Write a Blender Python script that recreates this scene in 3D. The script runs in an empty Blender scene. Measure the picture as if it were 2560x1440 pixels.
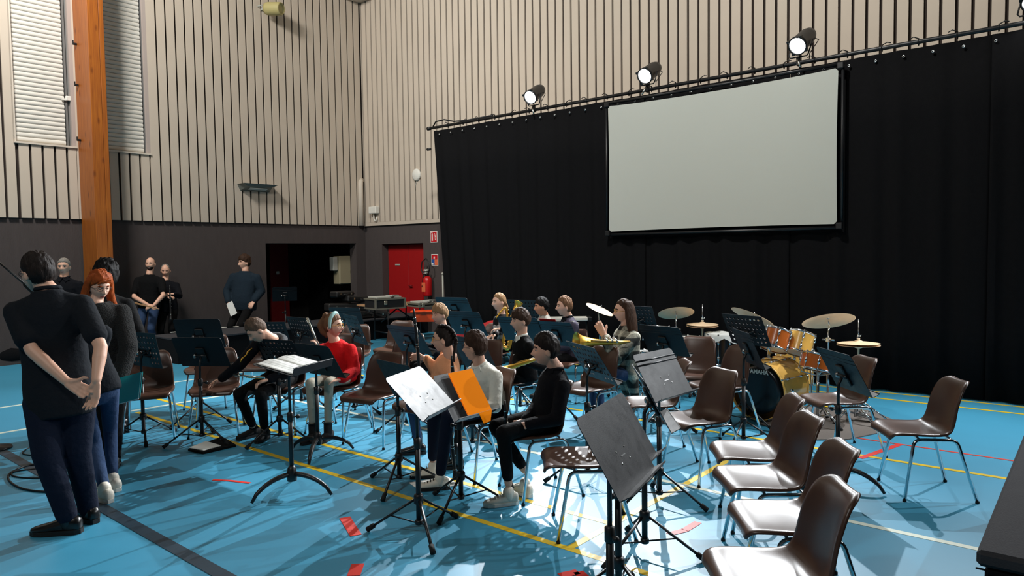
import bpy, bmesh, math, random
import numpy as np
from mathutils import Vector, Matrix, noise as mnoise
random.seed(4)
SC = bpy.context.scene
COL = SC.collection
# ------------------------------------------------------------------ camera
F = 1790.0; HC = 1.72
_p, _r, _y = math.radians(2.86), math.radians(-0.785), math.radians(49.66)
_f = np.array([math.sin(_y)*math.cos(_p), math.cos(_y)*math.cos(_p), -math.sin(_p)])
_rt = np.array([math.cos(_y), -math.sin(_y), 0.0]); _up = np.cross(_rt, _f)
_R2 = math.cos(_r)*_rt + math.sin(_r)*_up
_U2 = -math.sin(_r)*_rt + math.cos(_r)*_up
cam = bpy.data.cameras.new('camera'); co = bpy.data.objects.new('camera', cam); COL.objects.link(co)
cam.sensor_width = 36; cam.lens = F/2560*36; cam.clip_end = 100
co.matrix_world = Matrix(((_R2[0], _U2[0], -_f[0], 0), (_R2[1], _U2[1], -_f[1], 0), (_R2[2], _U2[2], -_f[2], HC), (0, 0, 0, 1)))
SC.camera = co
SC.view_settings.view_transform = 'Standard'; SC.view_settings.look = 'None'
SC.view_settings.exposure = 0.0; SC.view_settings.gamma = 1.0; SC.view_settings.use_curve_mapping = False
w = bpy.data.worlds.new('hall_dark'); SC.world = w; w.use_nodes = True
w.node_tree.nodes['Background'].inputs[0].default_value = (1, .93, .85, 1)
w.node_tree.nodes['Background'].inputs[1].default_value = 0.015
# hall ceiling lamps (above the frame) and the stage spot beams
def lamp(name, kind, loc, target, power, color, **kw):
    l = bpy.data.lights.new(name, kind); l.energy = power; l.color = color
    for k, v in kw.items(): setattr(l, k, v)
    o = bpy.data.objects.new(name, l); COL.objects.link(o)
    o.location = loc; o.rotation_euler = (Vector(target)-Vector(loc)).to_track_quat('-Z', 'Y').to_euler()
    return o
WARM = (1.0, .985, .945); COOL = (.93, .97, 1.0)
lamp('ceiling_lamp', 'SPOT', (1.9, 10.0, 8.6), (6.2, 13.6, 5.0), 2300, WARM, spot_size=math.radians(130), spot_blend=.7, shadow_soft_size=.7)
lamp('ceiling_lamp', 'SPOT', (3.5, 4.0, 8.6), (10.7, 5.5, 5.4), 2000, WARM, spot_size=math.radians(110), spot_blend=.8, shadow_soft_size=.25)
lamp('ceiling_lamp', 'AREA', (-3.5, 2.5, 8.6), (4, 5, 2.5), 210, WARM, size=.6)
SPOTS = [(9.2, 7.37, 4.23), (9.2, 5.26, 4.22), (9.2, 3.11, 4.23), (9.2, .73, 4.2), (9.2, -1.5, 4.2), (9.2, -3.7, 4.2)]
AIMS = [(2.6, 6.6, .5), (2.4, 5.3, .5), (3.2, 3.9, .4), (6.2, 1.4, 0), (6.6, .6, 0), (3.4, 2.6, .5)]
SPOWER = [1950, 1800, 1000, 620, 520, 540]
for s, a, e in zip(SPOTS, AIMS, SPOWER):
    d = (Vector(a)-Vector(s)).normalized()
    lamp('spot_beam', 'SPOT', Vector(s)+d*.03, a, e, COOL, spot_size=math.radians(72 if s[1] > 2 or s[1] < -3 else 84), spot_blend=.4 if s[1] > 2 else .8, shadow_soft_size=.022)

# pixel helpers: a point of the photograph turned into a place in the hall
_M = np.array([_R2, _U2, _f])
def ray(px, py): return np.array([(px-1280)/F, -(py-720)/F, 1.0]) @ _M
def G(px, py, z=0.0):
    d = ray(px, py); t = (z-HC)/d[2]; return Vector((d[0]*t, d[1]*t, z))
def onX(px, py, x):
    d = ray(px, py); t = x/d[0]; return Vector((x, d[1]*t, HC+d[2]*t))
def onY(px, py, y):
    d = ray(px, py); t = y/d[1]; return Vector((d[0]*t, y, HC+d[2]*t))
def D(px, py, dep):
    d = ray(px, py)*dep; return Vector((d[0], d[1], d[2]+HC))
FW = Vector((math.sin(_y), math.cos(_y), 0)); RT = Vector((math.cos(_y), -math.sin(_y), 0)); UP = Vector((0, 0, 1))
def vdir(r, f, u=0):            # direction by rightwards / away / up
    return (RT*r+FW*f+UP*u).normalized()

# ------------------------------------------------------------------ materials
def lin(c):
    return tuple(((v/12.92) if v <= .04045 else ((v+.055)/1.055)**2.4) for v in [x/255. for x in c])+(1,)
MATS = {}
def M(name, rgb=(128, 128, 128), rough=.6, metal=0., var=0., vscale=8., bump=0., bscale=60., spec=.5, emit=None, stretch=None, coat=0., sheen=0., rvar=0.):
    if name in MATS: return MATS[name]
    m = bpy.data.materials.new(name); m.use_nodes = True; nt = m.node_tree; b = nt.nodes['Principled BSDF']
    c = lin(rgb)
    b.inputs['Base Color'].default_value = c; b.inputs['Roughness'].default_value = rough; b.inputs['Metallic'].default_value = metal
    b.inputs['Specular IOR Level'].default_value = spec
    if coat: b.inputs['Coat Weight'].default_value = coat
    if sheen: b.inputs['Sheen Weight'].default_value = sheen
    if emit: b.inputs['Emission Color'].default_value = lin(emit[:3]); b.inputs['Emission Strength'].default_value = emit[3]
    tc = nt.nodes.new('ShaderNodeTexCoord'); mp = nt.nodes.new('ShaderNodeMapping')
    nt.links.new(tc.outputs['Object'], mp.inputs[0])
    if stretch: mp.inputs['Scale'].default_value = stretch
    if var:
        n = nt.nodes.new('ShaderNodeTexNoise'); n.inputs['Scale'].default_value = vscale; n.inputs['Detail'].default_value = 5
        r = nt.nodes.new('ShaderNodeMixRGB'); nt.links.new(mp.outputs[0], n.inputs['Vector'])
        r.inputs[1].default_value = tuple(max(0, v*(1-var)) for v in c[:3])+(1,); r.inputs[2].default_value = tuple(min(1, v*(1+var)) for v in c[:3])+(1,)
        nt.links.new(n.outputs[0], r.inputs[0]); nt.links.new(r.outputs[0], b.inputs['Base Color'])
    if bump:
        n = nt.nodes.new('ShaderNodeTexNoise'); n.inputs['Scale'].default_value = bscale; n.inputs['Detail'].default_value = 4
        k = nt.nodes.new('ShaderNodeBump'); k.inputs['Strength'].default_value = bump; k.inputs['Distance'].default_value = .02
        nt.links.new(mp.outputs[0], n.inputs['Vector']); nt.links.new(n.outputs[0], k.inputs['Height']); nt.links.new(k.outputs[0], b.inputs['Normal'])
    if rvar:
        n = nt.nodes.new('ShaderNodeTexNoise'); n.inputs['Scale'].default_value = 9; n.inputs['Detail'].default_value = 8; n.inputs['Roughness'].default_value = .75
        k = nt.nodes.new('ShaderNodeMapRange'); k.inputs[1].default_value = .35; k.inputs[2].default_value = .65; k.inputs[3].default_value = rough-rvar; k.inputs[4].default_value = rough+rvar
        nt.links.new(mp.outputs[0], n.inputs['Vector']); nt.links.new(n.outputs[0], k.inputs[0]); nt.links.new(k.outputs[0], b.inputs['Roughness'])
    MATS[name] = m; return m
def wood(name, c1, c2, rough=.45):
    m = M(name, c1, rough); nt = m.node_tree; b = nt.nodes['Principled BSDF']
    tc = nt.nodes.new('ShaderNodeTexCoord'); mp = nt.nodes.new('ShaderNodeMapping'); mp.inputs['Scale'].default_value = (14, 14, .7)
    n = nt.nodes.new('ShaderNodeTexNoise'); n.inputs['Scale'].default_value = 3; n.inputs['Detail'].default_value = 6
    v = nt.nodes.new('ShaderNodeTexVoronoi'); v.inputs['Scale'].default_value = 3.2
    rp = nt.nodes.new('ShaderNodeValToRGB'); rp.color_ramp.elements[0].color = lin(c1); rp.color_ramp.elements[1].color = lin(c2)
    rp.color_ramp.elements[0].position = .3; rp.color_ramp.elements[1].position = .72
    kr = nt.nodes.new('ShaderNodeValToRGB'); kr.color_ramp.elements[0].color = (.25, .12, .04, 1); kr.color_ramp.elements[1].color = (1, 1, 1, 1); kr.color_ramp.elements[0].position = .06; kr.color_ramp.elements[1].position = .2
    mx = nt.nodes.new('ShaderNodeMixRGB'); mx.blend_type = 'MULTIPLY'; mx.inputs[0].default_value = .8
    mp2 = nt.nodes.new('ShaderNodeMapping'); mp2.inputs['Scale'].default_value = (2, 2, .8)
    nt.links.new(tc.outputs['Object'], mp.inputs[0]); nt.links.new(tc.outputs['Object'], mp2.inputs[0]); nt.links.new(mp2.outputs[0], v.inputs['Vector'])
    nt.links.new(mp.outputs[0], n.inputs['Vector']); nt.links.new(n.outputs[0], rp.inputs[0]); nt.links.new(v.outputs['Distance'], kr.inputs[0])
    nt.links.new(rp.outputs[0], mx.inputs[1]); nt.links.new(kr.outputs[0], mx.inputs[2]); nt.links.new(mx.outputs[0], b.inputs['Base Color'])
    return m
def plaid(name, dark, light, scale):
    m = M(name, dark, .9); nt = m.node_tree; b = nt.nodes['Principled BSDF']
    tc = nt.nodes.new('ShaderNodeTexCoord'); sx = nt.nodes.new('ShaderNodeSeparateXYZ'); nt.links.new(tc.outputs['Object'], sx.inputs[0])
    ad = nt.nodes.new('ShaderNodeMath'); ad.operation = 'ADD'; nt.links.new(sx.outputs[0], ad.inputs[0]); nt.links.new(sx.outputs[1], ad.inputs[1])
    outs = []
    for src in (ad.outputs[0], sx.outputs[2]):
        a = nt.nodes.new('ShaderNodeMath'); a.operation = 'MULTIPLY'; a.inputs[1].default_value = scale; nt.links.new(src, a.inputs[0])
        s = nt.nodes.new('ShaderNodeMath'); s.operation = 'SINE'; nt.links.new(a.outputs[0], s.inputs[0])
        g = nt.nodes.new('ShaderNodeMath'); g.operation = 'MULTIPLY_ADD'; g.inputs[1].default_value = 2.2; g.inputs[2].default_value = -.3; g.use_clamp = True; nt.links.new(s.outputs[0], g.inputs[0]); outs.append(g)
    av = nt.nodes.new('ShaderNodeMath'); av.operation = 'ADD'; nt.links.new(outs[0].outputs[0], av.inputs[0]); nt.links.new(outs[1].outputs[0], av.inputs[1])
    hf = nt.nodes.new('ShaderNodeMath'); hf.operation = 'MULTIPLY'; hf.inputs[1].default_value = .5; nt.links.new(av.outputs[0], hf.inputs[0])
    n = nt.nodes.new('ShaderNodeTexNoise'); n.inputs['Scale'].default_value = 40
    mu = nt.nodes.new('ShaderNodeMath'); mu.operation = 'MULTIPLY'; nt.links.new(hf.outputs[0], mu.inputs[0]); nt.links.new(n.outputs[0], mu.inputs[1])
    ml = nt.nodes.new('ShaderNodeMath'); ml.operation = 'MULTIPLY'; ml.inputs[1].default_value = 1.8; ml.use_clamp = True; nt.links.new(mu.outputs[0], ml.inputs[0]); ml.inputs[1].default_value = 1.25
    r = nt.nodes.new('ShaderNodeMixRGB'); r.inputs[1].default_value = lin(dark); r.inputs[2].default_value = lin(light)
    nt.links.new(ml.outputs[0], r.inputs[0]); nt.links.new(r.outputs[0], b.inputs['Base Color'])
    return m

M('floor_blue', (62, 144, 176), .44, var=.06, vscale=3, bump=.02, bscale=500, spec=.5)
M('line_yellow', (222, 186, 40), .4, var=.06); M('line_white', (215, 222, 205), .4, var=.05); M('line_black', (38, 58, 72), .45, var=.25, vscale=60)
M('line_red', (205, 62, 48), .45); M('tape_red', (214, 48, 38), .5, var=.1)
M('wall_dark', (70, 62, 60), .9, var=.14, vscale=14, bump=.25, bscale=90, stretch=(1, 1, .25))
M('board', (196, 182, 165), .75, var=.04, vscale=3, bump=.05, bscale=200)
M('felt', (48, 38, 33), 1.0, var=.5, vscale=120)
M('trim_paint', (206, 194, 178), .6); M('jamb', (172, 158, 150), .7); M('blind', (212, 208, 198), .5)
M('rail_grey', (120, 120, 118), .5, .3)
M('ceiling_white', (190, 180, 168), .9); M('hall_wall', (150, 140, 128), .9)
wood('glulam', (138, 70, 18), (172, 98, 28)); M('seam', (86, 44, 14), .7)
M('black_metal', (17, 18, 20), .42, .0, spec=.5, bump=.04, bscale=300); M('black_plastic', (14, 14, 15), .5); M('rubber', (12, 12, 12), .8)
M('desk_black', (22, 25, 29), .44, .0, var=.3, vscale=30, rvar=.08, bump=.05, bscale=200, spec=.36)
M('chrome', (215, 220, 225), .12, 1.0); M('steel', (170, 172, 172), .3, 1.0); M('silver', (225, 225, 215), .18, 1.0)
M('gold', (226, 176, 70), .28, .75, var=.1); M('brass', (200, 158, 80), .34, .75)
M('shell_brown', (74, 49, 38), .32, var=.08, vscale=40, bump=.06, bscale=400, spec=.5)
M('curtain_black', (22, 22, 23), 1.0, var=.15, vscale=20, bump=.12, bscale=200, spec=.0)
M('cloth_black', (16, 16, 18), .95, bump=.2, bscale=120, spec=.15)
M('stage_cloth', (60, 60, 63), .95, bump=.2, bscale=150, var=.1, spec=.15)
M('screen_white', (182, 184, 175), .9, spec=.1); M('lens', (255, 255, 255), .2, emit=(255, 255, 255, 30))
M('red_door', (158, 8, 10), .55, var=.05); M('red_dark', (120, 8, 12), .6); M('white_plastic', (225, 222, 212), .5); M('grey_plastic', (170, 170, 160), .5)
M('cabinet_beige', (150, 140, 112), .6); M('sign_white', (232, 228, 220), .5); M('sign_red', (196, 20, 30), .5); M('sign_blue', (40, 86, 160), .5); M('sign_orange', (225, 110, 70), .5)
M('paper', (238, 238, 232), .8, bump=.05, bscale=20); M('ink', (60, 60, 64), .8); M('orange_card', (255, 138, 0), .9, spec=.08); M('teal_card', (18, 150, 152), .55)
M('cymbal', (255, 216, 176), .4, .0, var=.12, vscale=26); M('drum_gold', (240, 186, 92), .22, coat=.6, var=.08, vscale=3); M('drum_amber', (190, 96, 34), .25, coat=.5)
M('drum_skin', (232, 230, 222), .6); M('head_black', (10, 12, 18), .25); M('white_cloth', (222, 224, 220), .9)
M('rug_grey', (112, 104, 98), .98, var=.15, vscale=60, bump=.3, bscale=200); M('orange_plastic', (235, 78, 20), .45); M('red_cloth', (190, 40, 42), .8, bump=.3, bscale=30)
M('table_wood', (170, 130, 92), .5, var=.1); M('case_black', (20, 18, 17), .6); M('alu', (190, 182, 160), .35, .8); M('ext_red', (190, 20, 22), .35)
M('cable', (12, 13, 15), .5); M('uplight', (120, 124, 118), .4, .5); M('glow', (190, 196, 190), .5); M('cyl_cream', (176, 164, 110), .6)

# ------------------------------------------------------------------ mesh helpers
class MB:
    def __init__(s): s.v = []; s.f = []; s.m = []; s.sm = []
    def add(s, vs, fs, mi=0, smooth=True, mat=None):
        o = len(s.v)
        for p in vs:
            p = Vector(p); s.v.append(tuple(mat @ p) if mat else tuple(p))
        for f in fs: s.f.append(tuple(i+o for i in f)); s.m.append(mi); s.sm.append(smooth)
        return s
    def box(s, c, d, rot=None, mi=0, bev=0.):
        hx, hy, hz = d[0]/2, d[1]/2, d[2]/2
        b = min(bev, hx*.9, hy*.9, hz*.9) if bev else 0
        R = rot if rot is not None else Matrix.Identity(3)
        c = Vector(c)
        if not b:
            vs = [c+R @ Vector((x*hx, y*hy, z*hz)) for z in (-1, 1) for y in (-1, 1) for x in (-1, 1)]
            s.add(vs, [(0, 2, 3, 1), (4, 5, 7, 6), (0, 1, 5, 4), (2, 6, 7, 3), (0, 4, 6, 2), (1, 3, 7, 5)], mi, False); return s
        vs = []; idx = {}
        for z in (-1, 1):
            for y in (-1, 1):
                for x in (-1, 1):
                    for ax in range(3):
                        p = [x*(hx-b), y*(hy-b), z*(hz-b)]; p[ax] = (x, y, z)[ax]*(hx, hy, hz)[ax]
                        idx[(x, y, z, ax)] = len(vs); vs.append(c+R @ Vector(p))
        fs = []
        for ax in range(3):
            a1, a2 = [(1, 2), (2, 0), (0, 1)][ax]
            for sg in (-1, 1):
                q = []
                for u, w_ in ((-1, -1), (1, -1), (1, 1), (-1, 1)):
                    k = [0, 0, 0]; k[ax] = sg; k[a1] = u; k[a2] = w_; q.append(idx[(*k, ax)])
                fs.append(q if sg > 0 else q[::-1])
        for ax in range(3):
            a1, a2 = [(1, 2), (2, 0), (0, 1)][ax]
            for u in (-1, 1):
                for w_ in (-1, 1):
                    k0 = [0, 0, 0]; k0[a1] = u; k0[a2] = w_; k1 = list(k0); k0[ax] = -1; k1[ax] = 1
                    q = [idx[(*k0, a1)], idx[(*k1, a1)], idx[(*k1, a2)], idx[(*k0, a2)]]
                    fs.append(q if u*w_ < 0 else q[::-1])
        for x in (-1, 1):
            for y in (-1, 1):
                for z in (-1, 1):
                    q = [idx[(x, y, z, 0)], idx[(x, y, z, 1)], idx[(x, y, z, 2)]]; fs.append(q if x*y*z > 0 else q[::-1])
        s.add(vs, fs, mi, False); return s
    def tube(s, pts, r, n=8, cap=True, mi=0, closed=False, flat=None):
        pts = [Vector(p) for p in pts]; k = len(pts); rs = r if hasattr(r, '__len__') else [r]*k
        vs = []; ref = None
        for i, p in enumerate(pts):
            t = ((pts[(i+1) % k] if (closed or i < k-1) else p)-(pts[i-1] if (closed or i > 0) else p))
            t = t.normalized() if t.length > 1e-9 else Vector((0, 0, 1))
            if ref is None:
                a = Vector((0, 0, 1)) if abs(t.z) < .9 else Vector((1, 0, 0)); ref = (a-t*a.dot(t)).normalized()
            else:
                ref = ref-t*ref.dot(t); ref = ref.normalized() if ref.length > 1e-6 else t.orthogonal().normalized()
            b = t.cross(ref)
            fx = flat if flat else 1.
            for j in range(n):
                an = 2*math.pi*j/n; vs.append(p+ref*(math.cos(an)*rs[i]*fx)+b*(math.sin(an)*rs[i]))
        fs = []
        for i in range(k if closed else k-1):
            i2 = (i+1) % k
            for j in range(n): fs.append((i*n+j, i*n+(j+1) % n, i2*n+(j+1) % n, i2*n+j))
        if cap and not closed: fs.append(tuple(range(n))[::-1]); fs.append(tuple((k-1)*n+j for j in range(n)))
        return s.add(vs, fs, mi)
    def lathe(s, prof, n=24, mat=None, mi=0, cap=True):   # prof: (r, z) list
        vs = []; fs = []
        for r, z in prof:
            for j in range(n): a = 2*math.pi*j/n; vs.append((r*math.cos(a), r*math.sin(a), z))
        for i in range(len(prof)-1):
            for j in range(n): fs.append((i*n+j, i*n+(j+1) % n, (i+1)*n+(j+1) % n, (i+1)*n+j))
        if cap:
            if prof[0][0] > 1e-5: fs.append(tuple(range(n))[::-1])
            if prof[-1][0] > 1e-5: fs.append(tuple((len(prof)-1)*n+j for j in range(n)))
        return s.add(vs, fs, mi, True, mat)
    def capsule(s, p0, p1, r0, r1, n=10, k=3, mi=0):
        p0 = Vector(p0); p1 = Vector(p1); d = p1-p0; L = d.length or 1e-6; d = d/L
        a = Vector((0, 0, 1)) if abs(d.z) < .9 else Vector((1, 0, 0)); u = (a-d*a.dot(d)).normalized(); w_ = d.cross(u)
        rings = []
        for i in range(k+1):
            t = math.pi/2*(1-i/k); rings.append((p0-d*(r0*math.sin(t)), max(1e-4, r0*math.cos(t))))
        for i in range(k+1):
            t = math.pi/2*i/k; rings.append((p1+d*(r1*math.sin(t)), max(1e-4, r1*math.cos(t))))
        vs = []
        for c, r in rings:
            for j in range(n): an = 2*math.pi*j/n; vs.append(c+(u*math.cos(an)+w_*math.sin(an))*r)
        fs = []
        for i in range(len(rings)-1):
            for j in range(n): fs.append((i*n+j, i*n+(j+1) % n, (i+1)*n+(j+1) % n, (i+1)*n+j))
        fs.append(tuple(range(n))[::-1]); fs.append(tuple((len(rings)-1)*n+j for j in range(n)))
        return s.add(vs, fs, mi)
    def ellip(s, c, ax, ay, az, n=16, k=10, mi=0):
        c = Vector(c); vs = []; fs = []
        for i in range(k+1):
            t = math.pi*(i/k); t = min(max(t, .02), math.pi-.02)
            for j in range(n):
                a = 2*math.pi*j/n; vs.append(c+ax*(math.sin(t)*math.cos(a))+ay*(math.sin(t)*math.sin(a))+az*math.cos(t))
        for i in range(k):
            for j in range(n): fs.append((i*n+j, (i+1)*n+j, (i+1)*n+(j+1) % n, i*n+(j+1) % n))
        fs.append(tuple(range(n))); fs.append(tuple(k*n+j for j in range(n))[::-1])
        return s.add(vs, fs, mi)
    def loft(s, rings, n=20, mi=0):      # rings: (centre, xvec, yvec, power)
        vs = []; fs = []
        for c, ax, ay in rings:
            for j in range(n):
                a = 2*math.pi*j/n; cx, sy = math.cos(a), math.sin(a)
                vs.append(Vector(c)+ax*(math.copysign(abs(cx)**.85, cx))+ay*(math.copysign(abs(sy)**.85, sy)))
        for i in range(len(rings)-1):
            for j in range(n): fs.append((i*n+j, i*n+(j+1) % n, (i+1)*n+(j+1) % n, (i+1)*n+j))
        fs.append(tuple(range(n))[::-1]); fs.append(tuple((len(rings)-1)*n+j for j in range(n)))
        return s.add(vs, fs, mi)
    def plate(s, pts, t, nrm, mi=0):     # flat polygon with thickness
        pts = [Vector(p) for p in pts]; nv = Vector(nrm).normalized()*t; k = len(pts)
        vs = pts+[p+nv for p in pts]
        fs = [tuple(range(k))[::-1], tuple(range(k, 2*k))]+[(i, (i+1) % k, (i+1) % k+k, i+k) for i in range(k)]
        return s.add(vs, fs, mi, False)
    def mesh(s, name, mats, smooth=True, fix=True):
        me = bpy.data.meshes.new(name); me.from_pydata(s.v, [], s.f)
        for m in (mats if isinstance(mats, (list, tuple)) else [mats]): me.materials.append(MATS[m] if isinstance(m, str) else m)
        me.polygons.foreach_set('material_index', s.m)
        me.polygons.foreach_set('use_smooth', [bool(q and smooth) for q in s.sm])
        if fix:
            bm = bmesh.new(); bm.from_mesh(me); bmesh.ops.recalc_face_normals(bm, faces=bm.faces); bm.to_mesh(me); bm.free()
        return me
    def build(s, name, mats, parent=None, smooth=True, mat=None, **kw):
        o = bpy.data.objects.new(name, s.mesh(name, mats, smooth)); COL.objects.link(o)
        if parent: o.parent = parent
        if mat is not None: o.matrix_local = mat
        for k, v in kw.items(): o[k] = v
        return o
def link(name, me, parent=None, mat=None, **kw):
    o = bpy.data.objects.new(name, me); COL.objects.link(o)
    if parent: o.parent = parent
    if mat is not None: o.matrix_local = mat
    for k, v in kw.items(): o[k] = v
    return o
def thing(name, label, cat, loc=(0, 0, 0), rz=0, group=None):
    o = bpy.data.objects.new(name, None); COL.objects.link(o); o.empty_display_size = .1
    o.location = loc; o.rotation_euler = (0, 0, rz); o['label'] = label; o['category'] = cat
    if group: o['group'] = group
    return o
def tag(o, label, cat, group=None):
    o['label'] = label; o['category'] = cat
    if group: o['group'] = group
    return o
def struct(o, label=None):
    o['kind'] = 'structure'
    if label: o['label'] = label
    return o
def copy_tree(o, parent=None):
    c = o.copy(); COL.objects.link(c)
    if parent: c.parent = parent
    for ch in list(o.children): copy_tree(ch, c)
    return c
def baked(mb, mats, mods, name='tmp'):
    me = mb.mesh(name, mats); o = bpy.data.objects.new(name, me); COL.objects.link(o)
    for typ, kw in mods:
        md = o.modifiers.new(typ, typ)
        for k, v in kw.items(): setattr(md, k, v)
    dg = bpy.context.evaluated_depsgraph_get(); dg.update()
    r = bpy.data.meshes.new_from_object(o.evaluated_get(dg)); bpy.data.objects.remove(o); bpy.data.meshes.remove(me)
    r.name = name
    return r
def rotto(z, xhint=None):       # 3x3 whose z column is z
    z = Vector(z).normalized(); x = Vector(xhint) if xhint is not None else (Vector((1, 0, 0)) if abs(z.x) < .9 else Vector((0, 1, 0)))
    x = (x-z*x.dot(z)).normalized(); y = z.cross(x)
    return Matrix((x, y, z)).transposed()
def mat4(R, t): m = R.to_4x4(); m.translation = Vector(t); return m
# ------------------------------------------------------------------ the hall
YL, XW, ZB, ZT = 13.65, 10.72, 2.39, 8.4
fl = MB().box((0.6, 2.0, -.05), (20.6, 25, .1)).build('floor', 'floor_blue'); struct(fl, 'glossy blue sports hall floor with painted court lines')
def floor_line(x0, y0, x1, y1, wd, m, nm):
    a, b = Vector((x0, y0, 0)), Vector((x1, y1, 0)); d = (b-a).normalized(); n = Vector((-d.y, d.x, 0))*wd/2
    MB().plate([a-n, b-n, b+n, a+n], .0012+.0002*len(fl.children), (0, 0, 1)).build(nm, m, fl)
floor_line(3.30, 8.3, 3.30, -2, .05, 'line_yellow', 'yellow_line'); floor_line(3.775, 9.3, 3.775, 2.4, .05, 'line_yellow', 'yellow_line')
floor_line(3.30, 2.4, 8.86, 2.4, .05, 'line_yellow', 'yellow_line'); floor_line(4.735, 9.6, 4.735, -2, .05, 'line_white', 'white_line')
floor_line(6.32, 9.6, 6.32, -2, .05, 'line_yellow', 'yellow_line'); floor_line(6.88, 2.35, 6.88, -2, .03, 'line_red', 'red_line')
floor_line(8.86, 9.6, 8.86, -2, .05, 'line_yellow', 'yellow_line'); floor_line(9.25, 9.6, 9.25, -2, .04, 'line_yellow', 'yellow_line')
floor_line(1.86, 9.5, 1.86, -4, .085, 'line_black', 'black_line'); floor_line(-4, 9.86, 6.0, 9.86, .05, 'line_white', 'white_line'); floor_line(-4, 8.41, 6.2, 8.41, .05, 'line_white', 'white_line')
def tape(label, pts, wd=.07, grp='red tape strips on the floor'):
    P = [G(*p) for p in pts]; mb = MB()
    for a, b in zip(P[:-1], P[1:]):
        d = (b-a).normalized(); n = Vector((-d.y, d.x, 0))*wd/2; mb.plate([a-n, b-n, b+n, a+n], .0026, (0, 0, 1))
    tag(mb.build('floor_tape', 'tape_red'), label, 'tape', grp)
tape('red tape strip on bare blue floor left of the white-topped music stand', [(862, 1294), (873, 1312), (890, 1339)])
tape('red tape strip at the very bottom edge of the floor', [(895, 1410), (884, 1440)])
tape('thin worn orange tape strip near the curved base of the stand with open music', [(532, 1200), (575, 1202), (625, 1208)], .03)
tape('red tape mark on floor under the scratched black desk in the foreground', [(1400, 1440), (1445, 1430), (1465, 1448)], .06)
tape('pale red tape mark between the tripods right of the scratched black desk', [(1672, 1336), (1712, 1326), (1745, 1306)], .05)
tape('red tape corner on floor beside the lone chair at right', [(2150, 1146), (2168, 1140), (2250, 1111)], .05)

# left wall: dark plaster below, beige boards with dark slots above, two tall windows with blinds
wl = MB(); yb = YL+.05
wl.box(((-6+8.15)/2, yb+.12, 1.2), (14.15, .24, 2.42)); wl.box(((10.49+10.95)/2, yb+.12, 1.2), (.46, .24, 2.42)); wl.box(((8.15+10.49)/2, yb+.12, (1.98+2.41)/2), (2.34, .24, .43))
wl = wl.build('wall_left', 'wall_dark'); struct(wl, 'wall with dark plaster below and beige slotted boards above')
MB().box(((-6+3.70)/2, YL+.06, (ZB+ZT)/2), (9.7, .04, ZT-ZB)).box(((3.7+5.84)/2, YL+.06, (ZB+3.6)/2), (2.14, .04, 3.6-ZB)).box((4.8, YL+.06, (3.6+ZT)/2), (.38, .04, ZT-3.6)).box(((5.84+10.9)/2, YL+.06, (ZB+ZT)/2), (5.06, .04, ZT-ZB)).build('felt_backing', 'felt', wl)
_bm = {}
def board(parent, axis, a, b, z0, z1):
    key = (axis, round(b-a, 3), round(z1-z0, 3))
    if key not in _bm:
        dims = (b-a, .03, z1-z0) if axis == 'x' else (.03, b-a, z1-z0)
        _bm[key] = MB().box((0, 0, 0), dims).mesh('board', 'board')
    c = ((a+b)/2, YL+.015, (z0+z1)/2) if axis == 'x' else (XW+.015, (a+b)/2, (z0+z1)/2)
    link('board', _bm[key], parent, Matrix.Translation(c))
g = .019
sl = [3.57-.18*k for k in range(52, 0, -1)]+[3.57]
for a, b in zip(sl[:-1], sl[1:]): board(wl, 'x', a+g, b-g, ZB, ZT)
board(wl, 'x', 3.57+g, 3.72, ZB, ZT)
for a, b in zip([3.75, 3.93, 4.11, 4.29, 4.47], [3.93, 4.11, 4.29, 4.47, 4.65]): board(wl, 'x', a+g, min(b-g, 4.61), ZB, 3.6)
board(wl, 'x', 4.62, 4.98, ZB, ZT)
for a, b in zip([4.99, 5.12, 5.30, 5.48, 5.66], [5.12, 5.30, 5.48, 5.66, 5.84]): board(wl, 'x', a+g, b-g, ZB, 3.6)
board(wl, 'x', 5.85, 6.03-g, ZB, ZT)
sr = [6.03+.1795*k for k in range(27)]
for a, b in zip(sr[:-1], sr[1:]): board(wl, 'x', a+g, min(b-g, XW), ZB, ZT)
slat_me = {}
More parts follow.
